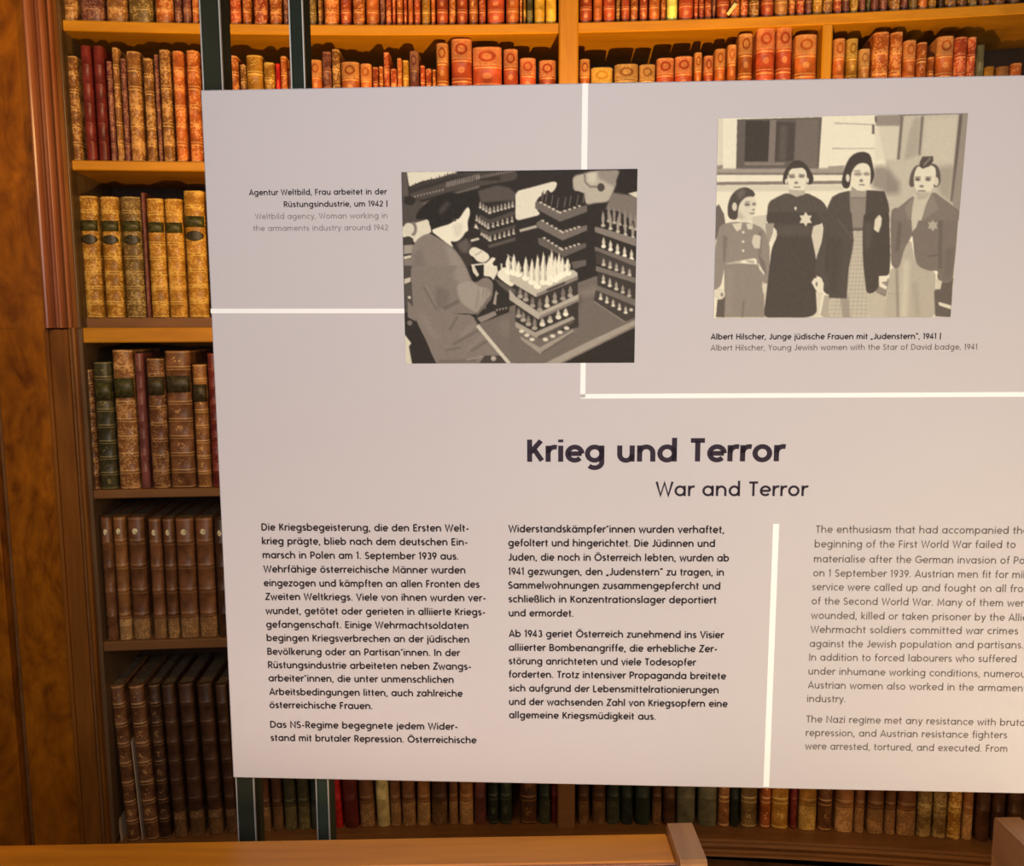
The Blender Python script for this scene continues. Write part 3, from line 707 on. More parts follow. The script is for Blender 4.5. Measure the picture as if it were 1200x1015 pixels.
def _upper():
    lo, hi, m = 0.01, 0.99, 0.5
    G['A'] = (0.78, [S((.03, lo), (.39, .96), (.75, lo)), S((.16, .30), (.62, .30))])
    G['B'] = (0.68, [S((.10, lo), (.10, hi)), S((.10, CH), (.34, CH)) + arc(.34, .72, .20, .21, 90, -90, 6) + [(.10, .51)], S((.10, .51), (.38, .51)) + arc(.38, .29, .23, .22, 90, -90, 6) + [(.10, B0)]])
    G['D'] = (0.82, [S((.10, lo), (.10, hi)), S((.10, CH), (.32, CH)) + arc(.32, m, .41, .43, 90, -90, 10) + [(.10, B0)]])
    G['E'] = (0.60, [S((.10, lo), (.10, hi)), S((.10, CH), (.54, CH)), S((.10, .51), (.50, .51)), S((.10, B0), (.55, B0))])
    G['F'] = (0.56, [S((.10, lo), (.10, hi)), S((.10, CH), (.52, CH)), S((.10, .49), (.48, .49))])
    G['G'] = (0.92, [arc(.49, m, .43, .43, 45, 350, 14) + [(.92, .46), (.52, .46)]])
    G['I'] = (0.22, [S((.11, lo), (.11, hi))]); G['J'] = (0.46, [S((.36, hi), (.36, .28)) + arc(.19, .26, .17, .19, 0, -150, 6)])
    G['H'] = (0.76, [S((.10, lo), (.10, hi)), S((.66, lo), (.66, hi)), S((.10, .5), (.66, .5))])
    G['K'] = (0.66, [S((.10, lo), (.10, hi)), S((.12, .40), (.56, .94)), S((.28, .56), (.60, .06))])
    G['L'] = (0.54, [S((.10, hi), (.10, B0), (.50, B0))])
    G['M'] = (0.96, [S((.10, lo), (.14, hi - .04), (.48, .22), (.82, hi - .04), (.86, lo))])
    G['N'] = (0.80, [S((.10, lo), (.10, .95), (.70, .05), (.70, hi))]); G['O'] = (1.0, [arc(.50, m, .43, .43, 0, 360, 22)])
    G['P'] = (0.64, [S((.10, lo), (.10, hi)), S((.10, CH), (.34, CH)) + arc(.34, .68, .24, .25, 90, -90, 7) + [(.10, .43)]])
    G['R'] = (0.66, [S((.10, lo), (.10, hi)), S((.10, CH), (.34, CH)) + arc(.34, .69, .22, .24, 90, -90, 7) + [(.10, .45)], S((.34, .45), (.60, lo))])
    G['S'] = (0.60, [arc(.30, .71, .21, .22, 35, 255, 9) + arc(.29, .28, .23, .22, 80, -150, 9)])
    G['T'] = (0.60, [S((.30, lo), (.30, CH)), S((.02, CH), (.58, CH))]); G['U'] = (.74, [S((.09, hi), (.09, .34)) + arc(.37, .34, .28, .27, 180, 360, 8) + [(.65, hi)]])
    G['V'] = (0.72, [S((.03, hi), (.36, .04), (.69, hi))]); G['W'] = (1.08, [S((.03, hi), (.29, .04), (.54, .92), (.79, .04), (1.05, hi))])
    G['Y'] = (0.66, [S((.03, hi), (.33, .45), (.63, hi)), S((.33, .45), (.33, lo))]); G['Z'] = (0.64, [S((.06, CH), (.57, CH), (.06, B0), (.59, B0))])
    G['Ö'] = (1.0, G['O'][1] + [dot(.36, 1.14), dot(.64, 1.14)])
    G['1'] = (0.34, [S((.03, .80), (.20, .95), (.20, lo))]); G['2'] = (.58, [arc(.29, .70, .21, .22, 165, -20, 8) + [(.08, B0), (.54, B0)]])
    G['3'] = (.58, [arc(.28, .71, .19, .21, 150, -85, 8), arc(.28, .29, .22, .22, 88, -150, 8)])
    G['4'] = (.64, [S((.60, .28), (.05, .28), (.42, .96), (.42, lo))]); G['9'] = (.60, [arc(.30, .66, .23, .26, 0, 360, 14), S((.52, .60), (.26, .02))])
    G['.'] = (.22, [dot(.10, .07)]); G[','] = (.22, [S((.12, .12), (.05, -.13))]); G['-'] = (.42, [S((.06, .36), (.37, .36))])
    G['*'] = (.30, [S((.15, .98), (.15, .72)), S((.05, .91), (.25, .79)), S((.25, .91), (.05, .79))]); G['|'] = (.26, [S((.13, -.10), (.13, 1.06))])
    G['„'] = (.38, [S((.12, .12), (.05, -.13)), S((.28, .12), (.21, -.13))]); G['“'] = (.38, [S((.06, .78), (.13, 1.02)), S((.22, .78), (.29, 1.02))])
    G[' '] = (.33, [])
_lower(); _upper()

def ribbon(pts, w):
    P = [Vector((p[0], p[1])) for p in pts]
    closed = (P[0] - P[-1]).length < 1e-6
    if closed: P = P[:-1]
    n = len(P); L = []; R = []
    for i in range(n):
        if closed: a, b, c = P[i - 1], P[i], P[(i + 1) % n]
        else: a, b, c = P[max(0, i - 1)], P[i], P[min(n - 1, i + 1)]
        d1 = (b - a); d2 = (c - b)
        if d1.length < 1e-9: d1 = d2
        if d2.length < 1e-9: d2 = d1
        d1 = d1.normalized(); d2 = d2.normalized()
        n1 = Vector((-d1.y, d1.x)); n2 = Vector((-d2.y, d2.x)); m = n1 + n2
        if m.length < 1e-6: m = n1
        m.normalize(); k = min(2.0, 1 / max(0.35, m.dot(n1)))
        L.append(b + m * w / 2 * k); R.append(b - m * w / 2 * k)
    V = []; Fc = []
    for l, r in zip(L, R): V += [(l.x, l.y), (r.x, r.y)]
    for i in range(n if closed else n - 1):
        j = (i + 1) % n
        Fc.append((2 * i, 2 * i + 1, 2 * j + 1, 2 * j))
    return V, Fc

def text_geo(s, w, track=0.10):
    x = 0.0; V = []; Fc = []; x0 = None
    for ch in s:
        adv, strokes = G[ch]
        for st in strokes:
            v, f = ribbon(st, w); b = len(V)
            V += [(a + x, c) for a, c in v]; Fc += [tuple(i + b for i in q) for q in f]
        x += adv + track
    xs = [v[0] for v in V]
    lo, hi = min(xs), max(xs)
    return [(a - lo, c) for a, c in V], Fc, hi - lo

# ================================================================== information panel
PY0, PSL = 1.0, -0.0476          # panel plane  y = PY0 + PSL * x
def pp(px, py, lift=0.0):
    """point of the panel's front face"""
    d = ray(px, py)
    t = (PY0 - lift) / (d.y - PSL * d.x)
    return EYE + d * t
PA = math.atan(PSL)
PANEL = empty('information_panel', (0.2, PY0 + PSL * 0.2 + 0.05, 0))
tag(PANEL, 'large pale lilac exhibition panel with wartime texts and two photographs on steel posts', 'panel')
PINV = Matrix.Translation(-Vector(PANEL.location))
def pchild(o, par=None):
    if par is None:
        o.parent = PANEL; o.matrix_parent_inverse = PINV
    else:
        o.parent = par
        o.matrix_parent_inverse = PINV
    return o
U = Vector((math.cos(PA), math.sin(PA), 0)); Nn = Vector((math.sin(PA), -math.cos(PA), 0)); Zv = Vector((0, 0, 1))
ORG = pp(600, 507)
def uv(px, py):
    d = pp(px, py) - ORG
    return d.dot(U), d.z
def w3(u, v, lift): return ORG + U * u + Zv * v + Nn * lift

# board
TL, BL = uv(235, 103.5), uv(273, 912)
u0 = (TL[0] + BL[0]) / 2; vt = uv(700, 97)[1]; vb = uv(736, 921)[1]
u1 = u0 + 1.22; T = 0.010
def board_mesh():
    b = 0.0012; V = []
    for lift, ins in ((-T, b), (-T + b, 0), (-b, 0), (0, b)):
        for (u, v) in ((u0 + ins, vb + ins), (u1 - ins, vb + ins), (u1 - ins, vt - ins), (u0 + ins, vt - ins)):
            V.append(w3(u, v, lift))
    # left edge slants exactly as the photographed board does
    Fc = [(3, 2, 1, 0), (12, 13, 14, 15)]
    for k in range(3):
        for i in range(4):
            j = (i + 1) % 4
            Fc.append((k * 4 + i, k * 4 + j, (k + 1) * 4 + j, (k + 1) * 4 + i))
    return V, Fc
v, f = board_mesh()
board = pchild(new_mesh('board', v, f, M_board))
tag(board, 'pale lilac printed board')

def strip(name, pA, pB, wpx, mat=M_white, vertical=True):
    """straight printed line between two pixels, constant real width"""
    a = uv(*pA); b = uv(*pB)
    hw = wpx / 1000.0 * 0.5
    if vertical:
        x = (a[0] + b[0]) / 2 ; q = [(a[0] - hw, a[1]), (a[0] + hw, a[1]), (b[0] + hw, b[1]), (b[0] - hw, b[1])]
    else: q = [(a[0], a[1] - hw), (a[0], a[1] + hw), (b[0], b[1] + hw), (b[0], b[1] - hw)]
    V = [w3(u, v, 0.0003) for u, v in q] + [w3(u, v, 0.0) for u, v in q]
    Fc = [(0, 1, 2, 3), (4, 5, 6, 7), (0, 1, 5, 4), (1, 2, 6, 5), (2, 3, 7, 6), (3, 0, 4, 7)]
    return pchild(new_mesh(name, V, Fc, mat))
strip('white_line', (685.8, 98), (684.5, 202), 6.6)
strip('white_line', (683.5, 424), (682.8, 466), 6.0)
strip('white_line', (680, 464.5), (1290, 461.8), 5.4, vertical=False)
strip('white_line', (247, 364.5), (474, 364.5), 5.4, vertical=False)
strip('white_line', (909.5, 614), (897.8, 922), 7.0)
ov = uv(1290, 461)[0]

# lettering
def textline(s, x0, y0, x1, y1, cap, w, mat, par, k=None):
    """one printed line: left and right pixel of the line on its baseline; k = metres per em width when the line runs out of the photograph"""
    V, Fc, wid = text_geo(s, w)
    a = uv(x0, y0)
    caph = cap / 1000.0
    if x1 is not None:
        b = uv(x1, y1); k = (b[0] - a[0]) / wid; sl = (b[1] - a[1]) / (b[0] - a[0])
    else: sl = y1
    sl = max(-0.006, min(0.006, sl))
    pts = [w3(a[0] + x * k, a[1] + z * caph + sl * x * k, 0.00035) for x, z in V]
    return pts, Fc, k

def block(name, lines, cap, w, mat, sc, ox, oy, label=None, endk=None):
    Vs = []; Fs = []; ks = []
    for ln in lines:
        s, x0, x1, y0, y1 = ln
        if x1 is None: continue
        ks.append(textline(s, ox + x0 / sc, oy + y0 / sc, ox + x1 / sc, oy + y1 / sc, cap, w, mat, None)[2])
    kk = sum(ks) / len(ks)
    for s, x0, x1, y0, y1 in lines:
        if x1 is None: p, f, _ = textline(s, ox + x0 / sc, oy + y0 / sc, None, 0.0, cap, w, mat, None, kk)
        else: p, f, _ = textline(s, ox + x0 / sc, oy + y0 / sc, ox + x1 / sc, oy + y1 / sc, cap, w, mat, None)
        b = len(Vs); Vs += p; Fs += [tuple(i + b for i in q) for q in f]
    o = pchild(new_mesh(name, Vs, Fs, mat))
    if label: tag(o, label)
    return o

block('text_column', [
    ('Die Kriegsbegeisterung, die den Ersten Welt-', 60, 940, 79, 84), ('krieg prägte, blieb nach dem deutschen Ein-', 62, 935, 138, 143),
    ('marsch in Polen am 1. September 1939 aus.', 65, 897, 197, 203), ('Wehrfähige österreichische Männer wurden', 68, 927, 257, 262),
    ('eingezogen und kämpften an allen Fronten des', 70, 987, 316, 322), ('Zweiten Weltkriegs. Viele von ihnen wurden ver-', 74, 1012, 374, 380),
    ('wundet, getötet oder gerieten in alliierte Kriegs-', 77, 1010, 434, 440), ('gefangenschaft. Einige Wehrmachtsoldaten', 80, 940, 492, 498),
    ('begingen Kriegsverbrechen an der jüdischen', 82, 943, 549, 556), ('Bevölkerung oder an Partisan*innen. In der', 85, 905, 607, 613),
    ('Rüstungsindustrie arbeiteten neben Zwangs-', 88, 950, 664, 671), ('arbeiter*innen, die unter unmenschlichen', 90, 877, 720, 727),
    ('Arbeitsbedingungen litten, auch zahlreiche', 93, 916, 778, 785), ('österreichische Frauen.', 94, 532, 834, 838),
    ('Das NS-Regime begegnete jedem Wider-', 97, 893, 917, 924), ('stand mit brutaler Repression. Österreichische', 99, 975, 973, 981)],
    8.9, 0.195, M_ink2, 3.627, 290, 600, 'left column of dark German text')
block('text_column', [
    ('Widerstandskämpfer*innen wurden verhaftet,', 55, 948, 84, 88), ('gefoltert und hingerichtet. Die Jüdinnen und', 55, 910, 142, 145),
    ('Juden, die noch in Österreich lebten, wurden ab', 55, 968, 201, 205), ('1941 gezwungen, den „Judenstern“ zu tragen, in', 55, 947, 260, 264),
    ('Sammelwohnungen zusammengepfercht und', 55, 932, 317, 321), ('schließlich in Konzentrationslager deportiert', 56, 915, 374, 379),
    ('und ermordet.', 57, 325, 432, 433), ('Ab 1943 geriet Österreich zunehmend ins Visier', 57, 948, 517, 521),
    ('alliierter Bombenangriffe, die erhebliche Zer-', 57, 918, 574, 579), ('störung anrichteten und viele Todesopfer', 57, 832, 630, 635),
    ('forderten. Trotz intensiver Propaganda breitete', 58, 957, 685, 692), ('sich aufgrund der Lebensmittelrationierungen', 58, 925, 742, 748),
    ('und der wachsenden Zahl von Kriegsopfern eine', 58, 963, 798, 804), ('allgemeine Kriegsmüdigkeit aus.', 58, 665, 853, 857)],
    8.9, 0.195, M_ink2, 3.529, 580, 600, 'middle column of dark German text')
block('text_column', [
    ('The enthusiasm that had accompanied the', 88, 932, 83, 88), ('beginning of the First World War failed to', 83, 880, 141, 144),
    ('materialise after the German invasion of Poland', 80, None, 200, 204), ('on 1 September 1939. Austrian men fit for military', 77, None, 256, 260),
    ('service were called up and fought on all fronts', 73, None, 311, 316), ('of the Second World War. Many of them were', 71, None, 367, 372),
    ('wounded, killed or taken prisoner by the Allies.', 68, None, 424, 430), ('Wehrmacht soldiers committed war crimes', 66, 890, 480, 486),
    ('against the Jewish population and partisans.', 63, 910, 536, 542), ('In addition to forced labourers who suffered', 61, 883, 590, 597),
    ('under inhumane working conditions, numerous', 58, None, 645, 652), ('Austrian women also worked in the armaments', 56, None, 700, 706),
    ('industry.', 53, 205, 754, 756), ('The Nazi regime met any resistance with brutal', 50, None, 835, 841),
    ('repression, and Austrian resistance fighters', 48, 846, 889, 898), ('were arrested, tortured, and executed. From', 45, 847, 942, 951)],
    9.0, 0.14, M_ink3, 3.385, 930, 600, 'right column of grey English text')
block('headline', [('Krieg und Terror', 90, 1072, 167, 165)], 27.0, 0.205, M_ink, 3.243, 590, 490, 'bold dark German headline')
block('headline', [('War and Terror', 577, 1158, 297, 297)], 17.6, 0.15, M_ink, 3.243, 590, 490, 'lighter English headline')
block('photo_caption', [('Agentur Weltbild, Frau arbeitet in der', 75, 1097, 120, 113), ('Rüstungsindustrie, um 1942 |', 333, 1100, 207, 202)], 6.5, 0.17, M_ink2, 6.316, 280, 210, 'dark caption left of the workshop photograph')
block('photo_caption', [('Weltbild agency, Woman working in', 120, 1100, 297, 290), ('the armaments industry around 1942', 108, 1105, 385, 378)], 6.5, 0.13, M_ink4, 6.316, 280, 210, 'pale caption left of the workshop photograph')
block('photo_caption', [('Albert Hilscher, Junge jüdische Frauen mit „Judenstern“, 1941 |', 43, 955, 940, 938)], 6.6, 0.18, M_ink2, 3.382, 820, 120, 'dark caption under the street photograph')
block('photo_caption', [('Albert Hilscher, Young Jewish women with the Star of David badge, 1941', 43, 1098, 984, 980)], 6.6, 0.13, M_ink3, 3.382, 820, 120, 'pale caption under the street photograph')

# ---- printed photographs (flat prints; ink tones held per vertex of a fine mesh)
class Print:
    SS = 4
    def __init__(s, x0, y0, x1, y1, bg):
        s.x0, s.y0 = x0, y0; s.w = int((x1 - x0) * s.SS); s.h = int((y1 - y0) * s.SS)
        s.a = np.full((s.h, s.w), bg, float); s.org = (0, 0, 1)
    def at(s, ox, oy, sc): s.org = (ox, oy, sc); return s
    def cv(s, pts):
        ox, oy, sc = s.org
        return [((ox + x / sc - s.x0) * s.SS, (oy + y / sc - s.y0) * s.SS) for x, y in pts]
    def p(s, tone, pts, al=1.0, soft=0):
        if len(pts) >= 8:      # round the corners of organic outlines
            for _ in range(2):
                nn = len(pts); r_ = []
                for i_ in range(nn):
                    (ax_, ay_), (bx_, by_) = pts[i_], pts[(i_ + 1) % nn]
                    f_ = min(.25, (26 if _ == 0 else 9) / max(1, math.hypot(bx_ - ax_, by_ - ay_)))
                    r_ += [(ax_ * (1 - f_) + bx_ * f_, ay_ * (1 - f_) + by_ * f_), (ax_ * f_ + bx_ * (1 - f_), ay_ * f_ + by_ * (1 - f_))]
                pts = r_
        q = s.cv(pts); xs = [a for a, _ in q]; ys = [b for _, b in q]
        X0, X1 = max(0, int(min(xs))), min(s.w, int(max(xs)) + 2); Y0, Y1 = max(0, int(min(ys))), min(s.h, int(max(ys)) + 2)
        if X1 <= X0 or Y1 <= Y0: return s
        pad = soft * s.SS * 2 if soft else 0
        X0, X1, Y0, Y1 = max(0, X0 - pad), min(s.w, X1 + pad), max(0, Y0 - pad), min(s.h, Y1 + pad)
        gx = np.arange(X0, X1)[None, :] + .5; gy = np.arange(Y0, Y1)[:, None] + .5
        m = np.zeros((Y1 - Y0, X1 - X0), bool)
        for i in range(len(q)):
            (xa, ya), (xb, yb) = q[i - 1], q[i]
            if ya == yb: continue
            c = ((ya > gy) != (yb > gy)) & (gx < (xb - xa) * (gy - ya) / (yb - ya) + xa)
            m ^= c
        m = m.astype(float)
        if soft:
            k = max(1, int(soft * s.SS))
            for ax in (0, 1):
                cs = np.cumsum(np.pad(m, [(k + 1, k) if a == ax else (0, 0) for a in (0, 1)]), axis=ax)
                m = (np.take(cs, range(2 * k + 1, cs.shape[ax]), axis=ax) - np.take(cs, range(0, cs.shape[ax] - 2 * k - 1), axis=ax)) / (2 * k + 1)
        s.a[Y0:Y1, X0:X1] = s.a[Y0:Y1, X0:X1] * (1 - m * al) + tone * m * al
        return s
    def e(s, tone, cx, cy, rx, ry, al=1.0, soft=0):
        return s.p(tone, [(cx + rx * math.cos(t * math.pi / 10), cy + ry * math.sin(t * math.pi / 10)) for t in range(20)], al, soft)
    def ln(s, tone, x0, y0, x1, y1, w, al=1.0, soft=0):
        d = math.hypot(x1 - x0, y1 - y0) or 1; nx, ny = -(y1 - y0) / d * w / 2, (x1 - x0) / d * w / 2
        return s.p(tone, [(x0 + nx, y0 + ny), (x1 + nx, y1 + ny), (x1 - nx, y1 - ny), (x0 - nx, y0 - ny)], al, soft)
    def shell(s, x, y, h, w, tone, dotted=True, edge=None):
        """one cartridge: pointed body above a round base"""
        s.p(tone, [(x - w * .30, y), (x - w * .42, y - h * .5), (x, y - h), (x + w * .42, y - h * .5), (x + w * .30, y)])
        if edge is not None: s.ln(edge, x + w * .25, y, x + w * .2, y - h * .8, w * .25)
        if dotted: s.e(min(1, tone + .15), x, y, w * .6, w * .45)
        return s
    def noise(s, amp):
        n = rng.normal(0, 1, (s.h // 5 + 2, s.w // 5 + 2))
        n = np.repeat(np.repeat(n, 5, 0), 5, 1)[:s.h, :s.w]
        s.a = np.clip(s.a + n * amp, 0, 1); return s
    def build(s, name, corners, step, label, mat):
        TLc, TRc, BRc, BLc = corners
        nx = int((TRc[0] - TLc[0]) / step); ny = int((BLc[1] - TLc[1]) / step)
        a = s.a
        for ax in (0, 1, 0, 1):      # soft print grain
            a = (np.roll(a, 1, ax) + a + np.roll(a, -1, ax)) / 3; a = (np.roll(a, 1, ax) + a + np.roll(a, -1, ax)) / 3
        tt, ss = np.meshgrid(np.linspace(0, 1, ny + 1), np.linspace(0, 1, nx + 1), indexing='ij')
        def bl(i): return (TLc[i] * (1 - ss) + TRc[i] * ss) * (1 - tt) + (BLc[i] * (1 - ss) + BRc[i] * ss) * tt
        PX, PYy = bl(0), bl(1)
        ix = np.clip(((PX - s.x0) * s.SS).astype(int), 0, s.w - 1); iy = np.clip(((PYy - s.y0) * s.SS).astype(int), 0, s.h - 1)
        tone = a[iy, ix]
        # rectangular print on the panel: corners from the four measured ones
        C = [uv(*c) for c in corners]
        cu = [c[0] for c in C]; cvv = [c[1] for c in C]
        uu = (cu[0] * (1 - ss) + cu[1] * ss) * (1 - tt) + (cu[3] * (1 - ss) + cu[2] * ss) * tt
        vv = (cvv[0] * (1 - ss) + cvv[1] * ss) * (1 - tt) + (cvv[3] * (1 - ss) + cvv[2] * ss) * tt
        base = np.array(ORG + Nn * 0.0008)
        co = base[None, None] + uu[..., None] * np.array(U) + vv[..., None] * np.array(Zv)
        nv = (nx + 1) * (ny + 1)
        me = bpy.data.meshes.new(name)
        idx = np.arange(nv).reshape(ny + 1, nx + 1)
        q = np.stack([idx[:-1, :-1], idx[1:, :-1], idx[1:, 1:], idx[:-1, 1:]], -1).reshape(-1, 4)
        me.vertices.add(nv); me.vertices.foreach_set('co', co.reshape(-1).astype(np.float32))
        me.loops.add(q.size); me.loops.foreach_set('vertex_index', q.reshape(-1).astype(np.int32))
        me.polygons.add(len(q)); me.polygons.foreach_set('loop_start', np.arange(0, q.size, 4, dtype=np.int32))
        me.update(calc_edges=True); me.validate()
        ca = me.color_attributes.new('ink', 'FLOAT_COLOR', 'POINT')
        dk = np.array([22, 18, 15]) / 255.; md = np.array([138, 127, 118]) / 255.; lt = np.array([255, 248, 222]) / 255.
        t = tone[..., None]
        c = np.where(t < .5, dk + (md - dk) * t * 2, md + (lt - md) * (t - .5) * 2)
        c = np.where(c <= .04045, c / 12.92, ((c + .055) / 1.055) ** 2.4)
        c = np.concatenate([c, np.ones_like(t)], -1)
        ca.data.foreach_set('color', c.reshape(-1).astype(np.float32))
        me.materials.append(mat)
        o = bpy.data.objects.new(name, me); COL.objects.link(o); pchild(o); tag(o, label)
        return o
w = NT('photographic_print_ink', 0.6, 0.12)
at_ = w.n('ShaderNodeAttribute', attribute_name='ink'); w.l(at_.outputs['Color'], w.b.inputs['Base Color'])
M_print = w.m

# first print: woman at a bench among cartridge trays
k = Print(466, 194, 752, 430, 0.13)
k.at(465, 195, 8.457)
k.p(.90, [(100, 55), (600, 45), (600, 75), (450, 110), (330, 130), (240, 150), (125, 200)])
k.p(.26, [(125, 205), (300, 150), (560, 70), (1200, 45), (1200, 130), (560, 240), (230, 330), (130, 300)])
for i in range(34):
    x = 130 + i * 27; yb = 205 - (x - 130) * .30 if x < 560 else 80
    k.p(.16, [(x - 18, yb + 60), (x - 8, yb + 8), (x, yb - 14 - 12 * (i % 3)), (x + 9, yb + 8), (x + 18, yb + 60)])
for i in range(11): k.e(.62, 150 + i * 31, 300 - i * 7, 8, 10)
for i in range(16):
    k.ln(.62, 500 + i * 21, 205 - i * 5, 505 + i * 21, 150 - i * 5, 9)
for i in range(18): k.ln(.55, 800 + i * 24, 130 - i * 5, 806 + i * 24, 95 - i * 4, 9)
k.p(.32, [(45, 55), (100, 55), (120, 290), (55, 300)])
k.p(.27, [(55, 300), (220, 330), (340, 400), (330, 505), (55, 585)])
k.e(.13, 130, 335, 60, 45)
k.p(.40, [(255, 355), (600, 245), (825, 185), (825, 212), (600, 268), (270, 378)], soft=1)
k.p(.10, [(620, 265), (820, 215), (840, 350), (800, 460), (740, 600), (700, 560)])
k.p(.30, [(810, 240), (1000, 185), (1120, 205), (1184, 260), (1184, 330), (840, 352)], soft=1)
k.p(.88, [(55, 588), (325, 510), (345, 640), (180, 745), (130, 700), (55, 690)])
k.e(.50, 165, 610, 38, 70); k.e(.85, 120, 610, 55, 60)
k.e(.20, 112, 725, 55, 42); k.p(.62, [(70, 770), (165, 765), (150, 850), (70, 860)]); k.p(.85, [(70, 880), (150, 865), (145, 895), (70, 912)]); k.p(.5, [(70, 915), (150, 900), (150, 1020), (70, 1020)])
k.p(.10, [(180, 520), (215, 430), (330, 330), (420, 290), (520, 250), (620, 265), (720, 330), (735, 395), (680, 450), (620, 520), (550, 580), (430, 610), (380, 620), (330, 590), (320, 510)])
k.p(.22, [(420, 420), (500, 340), (540, 360), (470, 450), (430, 470)], soft=2)
k.p(.18, [(580, 740), (700, 690), (770, 770), (720, 860), (770, 920), (745, 1020), (680, 1020), (640, 880)])
k.p(.34, [(600, 760), (700, 700), (740, 780), (700, 850), (640, 830)], soft=2)
k.p(.94, [(335, 625), (430, 590), (540, 560), (590, 510), (620, 520), (680, 425), (718, 388), (738, 450), (705, 545), (718, 632), (685, 640), (660, 690), (610, 730), (570, 735), (530, 728), (578, 805), (480, 735)])
k.p(.72, [(560, 560), (660, 560), (650, 660), (600, 700), (570, 640)], .35, soft=2)
k.e(.20, 575, 520, 22, 16)
k.p(.50, [(165, 760), (230, 690), (320, 648), (400, 690), (490, 745), (580, 810), (640, 890), (680, 960), (700, 1030), (140, 1030), (140, 880)])
k.p(.58, [(480, 760), (560, 800), (650, 930), (680, 1030), (560, 1030)], .8, soft=3)
k.p(.40, [(170, 860), (250, 800), (300, 1030), (150, 1030)], .5, soft=3)
k.p(.90, [(720, 825), (765, 780), (850, 815), (920, 860), (928, 905), (870, 945), (800, 930), (770, 885), (728, 865)]); k.ln(.6, 780, 870, 850, 830, 10)
k.ln(.9, 745, 968, 890, 950, 16); k.ln(.9, 757, 965, 765, 1030, 14)
k.p(.93, [(870, 965), (955, 888), (988, 900), (955, 950), (1008, 1030), (870, 1030)]); k.ln(.85, 1045, 950, 1045, 1000, 14); k.p(.88, [(1050, 990), (1135, 985), (1150, 1030), (1040, 1030)])
k.ln(.82, 740, 727, 822, 705, 22); k.p(.8, [(770, 600), (790, 555), (822, 615)]); k.ln(.6, 1100, 860, 1180, 920, 10)
for (xa, ya, xb, yb, n) in ((835, 400, 925, 455, 4), (935, 450, 1155, 390, 7), (800, 525, 910, 600, 5), (915, 600, 1150, 535, 6), (850, 665, 925, 720, 4), (935, 722, 1165, 655, 6)):
    for i in range(n):
        t = i / (n - 1); k.shell(xa + (xb - xa) * t, ya + (yb - ya) * t, 62, 26, .62)
k.p(.27, [(830, 470), (930, 520), (1184, 430), (1184, 470), (930, 560), (830, 510)]); k.p(.27, [(830, 590), (920, 640), (1184, 570), (1184, 600), (930, 680), (840, 640)]); k.p(.30, [(910, 770), (1184, 690), (1184, 725), (920, 800)])
# lower left: coat, skirt, chair
k.at(465, 310, 8.457)
k.p(.10, [(690, 0), (760, 0), (870, 0), (860, 100), (780, 170), (740, 130)])
k.p(.85, [(748, 0), (775, 0), (822, 90), (800, 112), (760, 60)])
k.p(.25, [(70, 0), (150, 0), (150, 110), (75, 120)])
k.p(.48, [(140, 0), (690, 0), (740, 130), (780, 175), (890, 105), (965, 160), (950, 330), (790, 490), (700, 475), (430, 480), (150, 460)])
k.p(.58, [(600, 0), (690, 0), (735, 140), (640, 180), (560, 120)], .7, soft=3)
k.p(.60, [(600, 180), (740, 140), (830, 215), (915, 215), (940, 300), (860, 440), (790, 470), (660, 385), (610, 300)], soft=1)
for a in (820, 865, 905): k.ln(.50, a, 225, a - 25, 430, 14, .8, soft=1)
k.ln(.68, 845, 225, 850, 400, 8, .7); k.ln(.40, 940, 300, 800, 490, 24, .9)
k.p(.38, [(400, 190), (530, 260), (500, 400), (400, 440), (380, 330)], .6, soft=3)
k.ln(.38, 270, 210, 395, 430, 20, .8, soft=1); k.ln(.36, 470, 430, 620, 350, 34, .8, soft=1); k.ln(.56, 290, 190, 400, 400, 14, .6, soft=1)
k.p(.80, [(75, 130), (140, 112), (138, 160), (75, 182)]); k.p(.28, [(75, 185), (150, 170), (165, 450), (85, 470)]); k.p(.48, [(110, 350), (190, 440), (190, 560), (110, 540)]); k.e(.9, 125, 315, 16, 12)
k.p(.48, [(160, 455), (430, 470), (760, 490), (810, 600), (910, 720), (1050, 900), (1110, 990), (390, 990), (300, 760), (205, 570)])
for (a, b, c, d, wd) in ((530, 640, 605, 510, 22), (560, 790, 820, 640, 26), (740, 860, 905, 750, 26), (480, 850, 640, 820, 20), (420, 960, 800, 950, 26)):
    k.ln(.37, a, b, c, d, wd, .8, soft=1)
k.ln(.58, 640, 700, 800, 560, 40, .5, soft=3); k.ln(.58, 240, 480, 400, 720, 60, .4, soft=4); k.ln(.56, 690, 850, 860, 700, 22, .5, soft=2)
k.p(.13, [(85, 500), (200, 560), (290, 760), (400, 990), (150, 990), (125, 790), (85, 660)]); k.e(.45, 130, 570, 26, 26)
k.p(.85, [(75, 680), (145, 775), (122, 810), (155, 990), (75, 990)])
k.p(.90, [(870, 0), (1000, 0), (1010, 60), (965, 140), (930, 108), (870, 100)])
k.p(.93, [(1010, 60), (1060, 15), (1140, 15), (1165, 100), (1184, 160), (1150, 215), (1080, 170), (1000, 105)])
k.p(.33, [(975, 120), (1080, 180), (1190, 240), (1190, 330), (1020, 190)]); k.p(.62, [(960, 380), (990, 240), (1015, 280), (990, 390)])
k.p(.14, [(1000, 280), (1190, 380), (1190, 430), (1000, 490), (970, 440), (990, 390)])
for i in range(4): k.e(.6, 1000 + i * 30, 440 - i * 6, 9, 12)
k.p(.52, [(800, 520), (980, 450), (1000, 490), (840, 570)])
k.p(.42, [(800, 590), (1190, 435), (1190, 1000), (1150, 990), (840, 610)])
k.p(.48, [(1000, 560), (1190, 500), (1190, 700), (1050, 690)], .6, soft=4)
